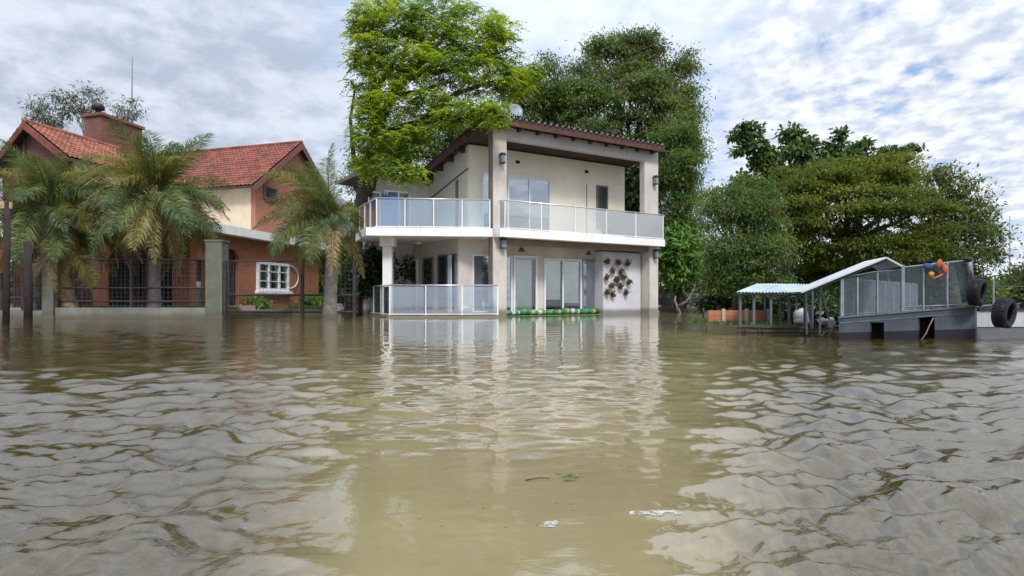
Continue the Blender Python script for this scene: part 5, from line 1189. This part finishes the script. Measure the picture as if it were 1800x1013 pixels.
# hull behind the bow
MB().hexa([bpnt(1476, -.4, .75), bpnt(1713, -.4, .75), bpnt(1713, -.4, LBG), bpnt(1476, -.4, LBG)], [bpnt(1476, zl - .03, .75), bpnt(1713, zrt_ - .03, .75), bpnt(1713, zrt_ - .03, LBG), bpnt(1476, zl - .03, LBG)]).obj('hull', M['hull'], barge)
for a, b_ in ((1475.5, 1480), (1709, 1713.5)):
    MB().hexa([bpnt(a, -.4, .121), bpnt(b_, -.4, .121), bpnt(b_, -.4, .749), bpnt(a, -.4, .749)], [bpnt(a, zdk(a) - .02, .121), bpnt(b_, zdk(b_) - .02, .121), bpnt(b_, zdk(b_) - .02, .749), bpnt(a, zdk(a) - .02, .749)]).obj('side_plate', M['hull'], barge)
MB().hexa([bpnt(1474, zl + .003, -.03), bpnt(1716, zrt_ + .003, -.03), bpnt(1716, zrt_ + .003, LBG), bpnt(1474, zl + .003, LBG)], [bpnt(1474, zl + .035, -.03), bpnt(1716, zrt_ + .035, -.03), bpnt(1716, zrt_ + .035, LBG), bpnt(1474, zl + .035, LBG)]).obj('deck', M['darkgalv'], barge)
b = MB(); b.hexa([bpnt(1476, zl - .095, -.012), bpnt(1700, zrt_ - .12, -.012), bpnt(1700, zrt_ - .12, -.002), bpnt(1476, zl - .095, -.002)], [bpnt(1476, zl - .075, -.012), bpnt(1700, zrt_ - .1, -.012), bpnt(1700, zrt_ - .1, -.002), bpnt(1476, zl - .075, -.002)]); b.obj('rubbing_strip', M['darkgalv'], barge)
# rope hanging in the second opening
b = MB(); b.tube([P(1641, 559, BY - .1), P(1634, 572, BY - .12), P(1628, 586, BY - .14), P(1618, 600, BY - .2)], .011, 6); t = thing('mooring_rope', 'frayed rope hanging from the right hull opening into the water', 'rope', P(1641, 559, BY - .1)); b.obj('rope', M['rope'], t)
def netting(mb, a, b, za0, za1, zb0, zb1, step=.075, r=.0035):
    """diamond wire net between two posts: a, b are points, z ranges at each"""
    L = (b - a).length; n = int(L / step); hh = max(za1 - za0, zb1 - zb0); m_ = int(hh / step)
    pt = lambda u, v: Vector((a.x + (b.x - a.x) * u, a.y + (b.y - a.y) * u, (za0 + (zb0 - za0) * u) * (1 - v) + (za1 + (zb1 - za1) * u) * v))
    asp = hh / L
    for k in range(-m_, n + 1):
        for sg in (1, -1):
            u0 = k / n; u1 = u0 + asp; v0, v1 = 0, 1
            if u0 < 0: v0 = -u0 / asp; u0 = 0
            if u1 > 1: v1 = v0 + (1 - u0) / asp; u1 = 1
            if v1 <= v0 or u1 <= u0: continue
            p_, q_ = (pt(u0, v0), pt(u1, v1)) if sg > 0 else (pt(1 - u0, v0), pt(1 - u1, v1))
            mb.tube([p_, q_], r, 3, False, False)
# left side fence: panels running back along the deck
NB = 8; SL = 6.4
sidefence = thing('side_screen', 'x', 'x'); bpy.data.objects.remove(sidefence)
for k in range(NB + 1):
    q_ = bpnt(1477, 0, .06 + SL * k / NB); zt_ = zl + .73
    MB().wbox(q_.x - .02, q_.x + .02, q_.y - .02, q_.y + .02, zl + .036, zt_).obj('fence_post', M['galv'], barge)
b = MB(); b.bar(bpnt(1477, zl + .73, .06), bpnt(1477, zl + .73, .06 + SL), .016); b.bar(bpnt(1477, zl + .07, .06), bpnt(1477, zl + .07, .06 + SL), .014); b.obj('fence_rail', M['galv'], barge)
for k in range(NB):
    a_, c_ = bpnt(1477, 0, .06 + SL * k / NB + .03), bpnt(1477, 0, .06 + SL * (k + 1) / NB - .03)
    b = MB(); netting(b, a_, c_, zl + .05, zl + .72, zl + .05, zl + .72, .042, .0058); o_ = b.obj('wire_panel', M['panel'], barge); o_['kind'] = 'stuff'
# front cage under the roof and the tall mesh to its right
zc_ = lambda y: P(0, y, BY).z
for x, yt in ((1479, 489), (1506, 488), (1541, 480), (1586, 466), (1622, 471), (1664, 462), (1706, 456)):
    w_ = .03 if x in (1479, 1586, 1706) else .016
    q_ = bpnt(x, 0, .03); MB().wbox(q_.x - w_, q_.x + w_, q_.y - .02, q_.y + .02, zdk(x) + .036, zc_(yt)).obj('cage_post', M['galv'], barge)
for (xa, ya), (xb, yb) in (((1479, 489), (1536, 478)), ((1536, 478), (1586, 474)), ((1586, 470), (1706, 457)), ((1586, 540), (1706, 535))):
    b = MB(); b.bar(bpnt(xa, zc_(ya), .03), bpnt(xb, zc_(yb), .03), .011); b.obj('cage_rail', M['galv'], barge)
for xa, xb, ya, yb in ((1480, 1506, 489, 487), (1506, 1541, 487, 478), (1541, 1586, 478, 472), (1586, 1622, 470, 466), (1622, 1664, 466, 461), (1664, 1706, 461, 457)):
    b = MB(); A_, B_ = bpnt(xa, 0, .03), bpnt(xb, 0, .03)
    netting(b, A_, B_, zdk(xa) + .04, zc_(ya), zdk(xb) + .04, zc_(yb), .045, .0062 if xa < 1586 else .0046); o_ = b.obj('wire_panel', M['wire'], barge); o_['kind'] = 'stuff'
for x0, y0, x1, y1 in ((1484, 556, 1484, 492), (1561, 497, 1556, 462), (1612, 545, 1604, 530), (1604, 530, 1600, 545), (1500, 508, 1488, 508), (1497, 508, 1489, 498)):
    b = MB(); b.bar(bpnt(x0, zc_(y0), .1), bpnt(x1, zc_(y1), .1), .012); b.obj('brace', M['galv'], barge)
# roof over the ramp: long slope to the left, short slope to the right
def sheet(x0, y0, x1, y1, Lr, mat, name):
    a_, c_ = bpnt(x0, zc_(y0), -.1), bpnt(x1, zc_(y1), -.1); n = 40; vs = []
    back = Vector((.25, .97, 0)) * Lr
    for j in (0, 1):
        for i in range(n + 1): vs.append(a_.lerp(c_, i / n) + back * j + Vector((0, 0, 0)))
    m_ = n + 1; b = MB(); nrm = Vector((-(c_ - a_).z, 0, (c_ - a_).x)).normalized() * .03
    b.add(vs, [(i, i + 1, m_ + i + 1, m_ + i) for i in range(n)]); b.add([v - nrm for v in vs], [(i, m_ + i, m_ + i + 1, i + 1) for i in range(n)])
    b.add([vs[i] for i in range(m_)] + [vs[i] - nrm for i in range(m_)], [(i, m_ + i, m_ + i + 1, i + 1) for i in range(n)])
    return b.obj(name, mat, barge)
sheet(1411, 513, 1560, 452, 1.6, M['sheetedge'], 'ramp_roof'); sheet(1561, 452, 1589, 467, 1.6, M['sheetedge'], 'ramp_roof')
b = MB(); b.bar(bpnt(1415, zc_(516), .0), bpnt(1560, zc_(457), .0), .014); b.obj('roof_beam', M['darkgalv'], barge)
for x0, y0, x1, y1 in ((1441, 588, 1443, 504), (1457, 562, 1444, 506), (1418, 588, 1417, 514)):
    b = MB(); b.bar(P(x0, y0, 13.0), P(x1, y1, 12.7), .018); b.obj('ramp_leg', M['galv'], barge)
b = MB(); b.tube([P(1707, 492, BY - .05), P(1705, 470, BY - .05), P(1703, 458, BY - .05)], .035, 8); b.obj('bollard', M['galv'], barge)
b = MB(); b.lathe([(0.0, .02), (.05, .03), (.075, .0), (.06, -.04), (.03, -.06)], Matrix.Translation(P(1702, 455, BY - .05)), 10); b.obj('bollard_cap', M['blackmetal'], barge)
# tyres
def tyre(label, c, ax, r=.25, wd=.10):
    t = thing('tyre_fender', label, 'tyre', c, 'tyre fenders along the barge')
    Mx = Matrix.Translation(c) @ Vector(ax).to_track_quat('Z', 'Y').to_matrix().to_4x4()
    prof = [(r * .60, -wd * .75), (r * .72, -wd), (r * .9, -wd * .98), (r * .975, -wd * .7), (r * .975, wd * .7), (r * .9, wd * .98), (r * .72, wd), (r * .60, wd * .75), (r * .57, wd * .5), (r * .75, wd * .4), (r * .8, 0), (r * .75, -wd * .4), (r * .57, -wd * .5)]
    b = MB(); b.lathe(prof, Mx, 36, True); b.obj('casing', M['rubber'], t)
    b = MB()
    for k in range(30):
        for sd_ in (-1, 1):
            a0 = 2 * math.pi * (k + (.5 if sd_ > 0 else 0)) / 30; a1 = a0 + .13
            z0, z1 = (sd_ * wd * .06, sd_ * wd * .82); z0, z1 = min(z0, z1), max(z0, z1)
            f_ = lambda a, rr, z: Mx @ Vector((rr * math.cos(a), rr * math.sin(a), z))
            b.hexa([f_(a0, r * .96, z0), f_(a1, r * .96, z0), f_(a1, r * .96, z1), f_(a0, r * .96, z1)], [f_(a0, r * 1.02, z0), f_(a1, r * 1.02, z0), f_(a1, r * 1.02, z1), f_(a0, r * 1.02, z1)])
    o_ = b.obj('tread', M['rubber'], t); o_['kind'] = 'stuff'
tyre('black tyre fender hanging at the top corner of the barge bow', P(1718, 513, 12.25), (.62, -.75, -.12))
tyre('black tyre fender hanging on the white hull beside the barge', P(1765, 550, 12.0), (.55, -.8, -.12), .262, .115)
b = MB(); b.tube([P(1712, 492, 12.35), P(1709, 478, 12.4), P(1707, 470, 12.45)], .012, 5); t = thing('tyre_rope', 'short rope holding the upper tyre to the bollard', 'rope', P(1709, 478, 12.4)); b.obj('rope', M['rope'], t)
# life jacket and cloth hung on the mesh
lj = P(1655, 472, BY - .1); t = thing('life_jacket', 'orange life jacket with dangling strap hung on the wire mesh', 'life jacket', lj)
def cushion(c, sx, sy, sz, seed, rot=0):
    g = random.Random(seed); n, m_ = 10, 7; vs = []
    for i in range(m_ + 1):
        a = math.pi * i / m_
        for k in range(n):
            p_ = 2 * math.pi * k / n; v = Vector((math.sin(a) * math.cos(p_) * sx, math.sin(a) * math.sin(p_) * sy, math.cos(a) * sz)) * (1 + g.uniform(-.16, .16))
            v.rotate(Matrix.Rotation(rot, 3, 'Y')); vs.append(Vector(c) + v)
    fs = [(i * n + k, i * n + (k + 1) % n, (i + 1) * n + (k + 1) % n, (i + 1) * n + k) for i in range(m_) for k in range(n)]
    return vs, fs
b = MB(); b.add(*cushion(P(1651, 464, BY - .12), .055, .04, .085, 1, .3), True); b.add(*cushion(P(1660, 472, BY - .12), .05, .04, .11, 2, -.2), True); b.obj('float_panels', M['orange'], t)
b = MB(); b.add(*cushion(P(1637, 482, BY - .12), .05, .035, .045, 3, .5), True); b.obj('collar', surf('yellowed_orange_fabric', (.62, .22, .06), .8, .25, 8, .2, 30), t)
b = MB(); b.tube([P(1636, 486, BY - .13), P(1642, 490, BY - .13), P(1650, 486, BY - .13), P(1658, 482, BY - .13)], [.014, .018, .018, .012], 6); b.obj('strap', M['orange'], t)
b = MB(); b.add(*cushion(P(1633, 468, BY - .06), .11, .02, .05, 6, .1), True); o_ = b.obj('blue_cloth', M['bluecloth']); tag(o_, 'dark blue cloth bundled over the top of the wire mesh', 'cloth')
# white hull moored beside the barge
WY = 12.7; wl = thing('white_boat', 'white and grey hulled boat moored beside the barge at the right edge', 'boat', (bx(1770, WY), WY, 0))
wfr = Frame((bx(1717, WY), WY), (1, .10))
Lw = 3.6
MB().box(wfr, 0, Lw, 0, 1.6, P(0, 575, WY).z, P(0, 547, WY).z).obj('upper_hull', M['whitehull'], wl)
MB().box(wfr, .004, Lw - .01, .02, 1.58, -.4, P(0, 575.3, WY).z).obj('lower_hull', M['greyhull'], wl)
MB().box(wfr, .02, Lw, -.03, .06, P(0, 547, WY).z + .003, P(0, 542, WY).z).obj('gunwale', M['blackmetal'], wl)
for k in range(4): MB().wbox(*(lambda p_: (p_.x - .015, p_.x + .015, p_.y - .015, p_.y + .015))(wfr.pt(.42 + k * .75, .1, 0)), P(0, 542, WY).z, P(0, 510 - (20 if k == 0 else 6), WY).z).obj('stanchion', M['galv'], wl)
b = MB(); b.bar(wfr.pt(.42, .1, P(0, 504, WY).z), wfr.pt(2.67, .1, P(0, 504, WY).z), .012); b.obj('handrail', M['rail'], wl)

# ================================================================== THINGS AFLOAT
def water_patch(name, label, cat, x, y, pts, mat, z=.003, th=.001):
    Yd = H * F / (y - HY); c = P(x, y, Yd); mb = MB(); k = Yd / F
    ang = [(c.x + dx * k, c.y + dy) for dx, dy in pts]
    mb.prism([(a, b_, z) for a, b_ in ang], [(a, b_, z + th) for a, b_ in ang]); o_ = mb.obj(name, mat); tag(o_, label, cat)
glint, nt, o = newmat('pale_sky_glint')  # pale colour that paints sky glints on the water
b = N(nt, 'ShaderNodeBsdfDiffuse'); b.inputs[0].default_value = (.55, .56, .55, 1); t_ = N(nt, 'ShaderNodeBsdfTransparent'); mx = N(nt, 'ShaderNodeMixShader')
tc = N(nt, 'ShaderNodeTexCoord'); n1 = N(nt, 'ShaderNodeTexNoise', inp={'Scale': 45, 'Detail': 6, 'Roughness': .65}); nt.links.new(tc.outputs['Object'], n1.inputs[0])
nt.links.new(Math(nt, 'MULTIPLY', Smooth(nt, n1.outputs[0], .40, .72), .8), mx.inputs[0]); nt.links.new(t_.outputs[0], mx.inputs[1]); nt.links.new(b.outputs[0], mx.inputs[2]); nt.links.new(mx.outputs[0], o.inputs[0])
water_patch('sky_glint', 'long thin painted sky glint on the calm brown water', 'litter', 1150, 903, [(-46, -.02), (-42, .012), (-30, .02), (-12, .014), (4, .03), (26, .022), (38, .028), (50, -.004), (36, -.022), (18, -.016), (2, -.032), (-14, -.014), (-30, -.022)], glint)  # sky glint painted as a pale sheet lying on the water
water_patch('sky_glint', 'small squarish painted sky glint on the calm brown water', 'litter', 964, 923, [(-18, -.025), (-8, .02), (16, .035), (19, -.01), (8, -.03)], glint)
Yd = H * F / (842 - HY); c = np.array(P(1000, 842, Yd)); t = thing('floating_sprig', 'green leafy sprig floating on the calm brown water', 'leaf', (c[0], c[1], 0))
for k in range(9):
    d = unit(np.array([[math.cos(k * .9), math.sin(k * .9), .12]])); leaf_obj('leaf', np.array([[c[0] + rng.normal() * .012, c[1] + rng.normal() * .03, .008]]), d, unit(np.array([[rng.normal() * .2, rng.normal() * .2, 1]])), rng.uniform(.025, .05, 1), rng.uniform(.014, .022, 1), G['litter'], t)
tw = P(945, 847, H * F / (847 - HY)); t = thing('twig', 'thin brown twig floating left of the green leaf', 'twig', (tw.x, tw.y, 0)); b = MB(); limb(b, (tw.x - .05, tw.y, .006), (tw.x + .05, tw.y + .02, .008), .003, .0015, 5, .08, 5); b.obj('stem', M['bark'], t)

# small leaf bits and scum adrift
n_ = 260; Yd = 2.2 + 7 * rng.random(n_) ** 1.3; Xd = Yd * (rng.uniform(-.24, .26, n_)); Xd = np.where(rng.random(n_) < .35, Yd * rng.uniform(-.75, -.2, n_), Xd)
base = np.column_stack([Xd, Yd, np.full(n_, .004)]); d = unit(np.column_stack([rng.normal(size=n_), rng.normal(size=n_), np.full(n_, .03)]))
o_ = leaf_obj('leaf_litter', base, d, unit(rng.normal(size=(n_, 3)) * .08 + [0, 0, 1]), rng.uniform(.006, .022, n_), rng.uniform(.004, .011, n_), G['palmdead']); tag(o_, 'scattered leaf bits drifting on the calm brown water', None, None, 'stuff')
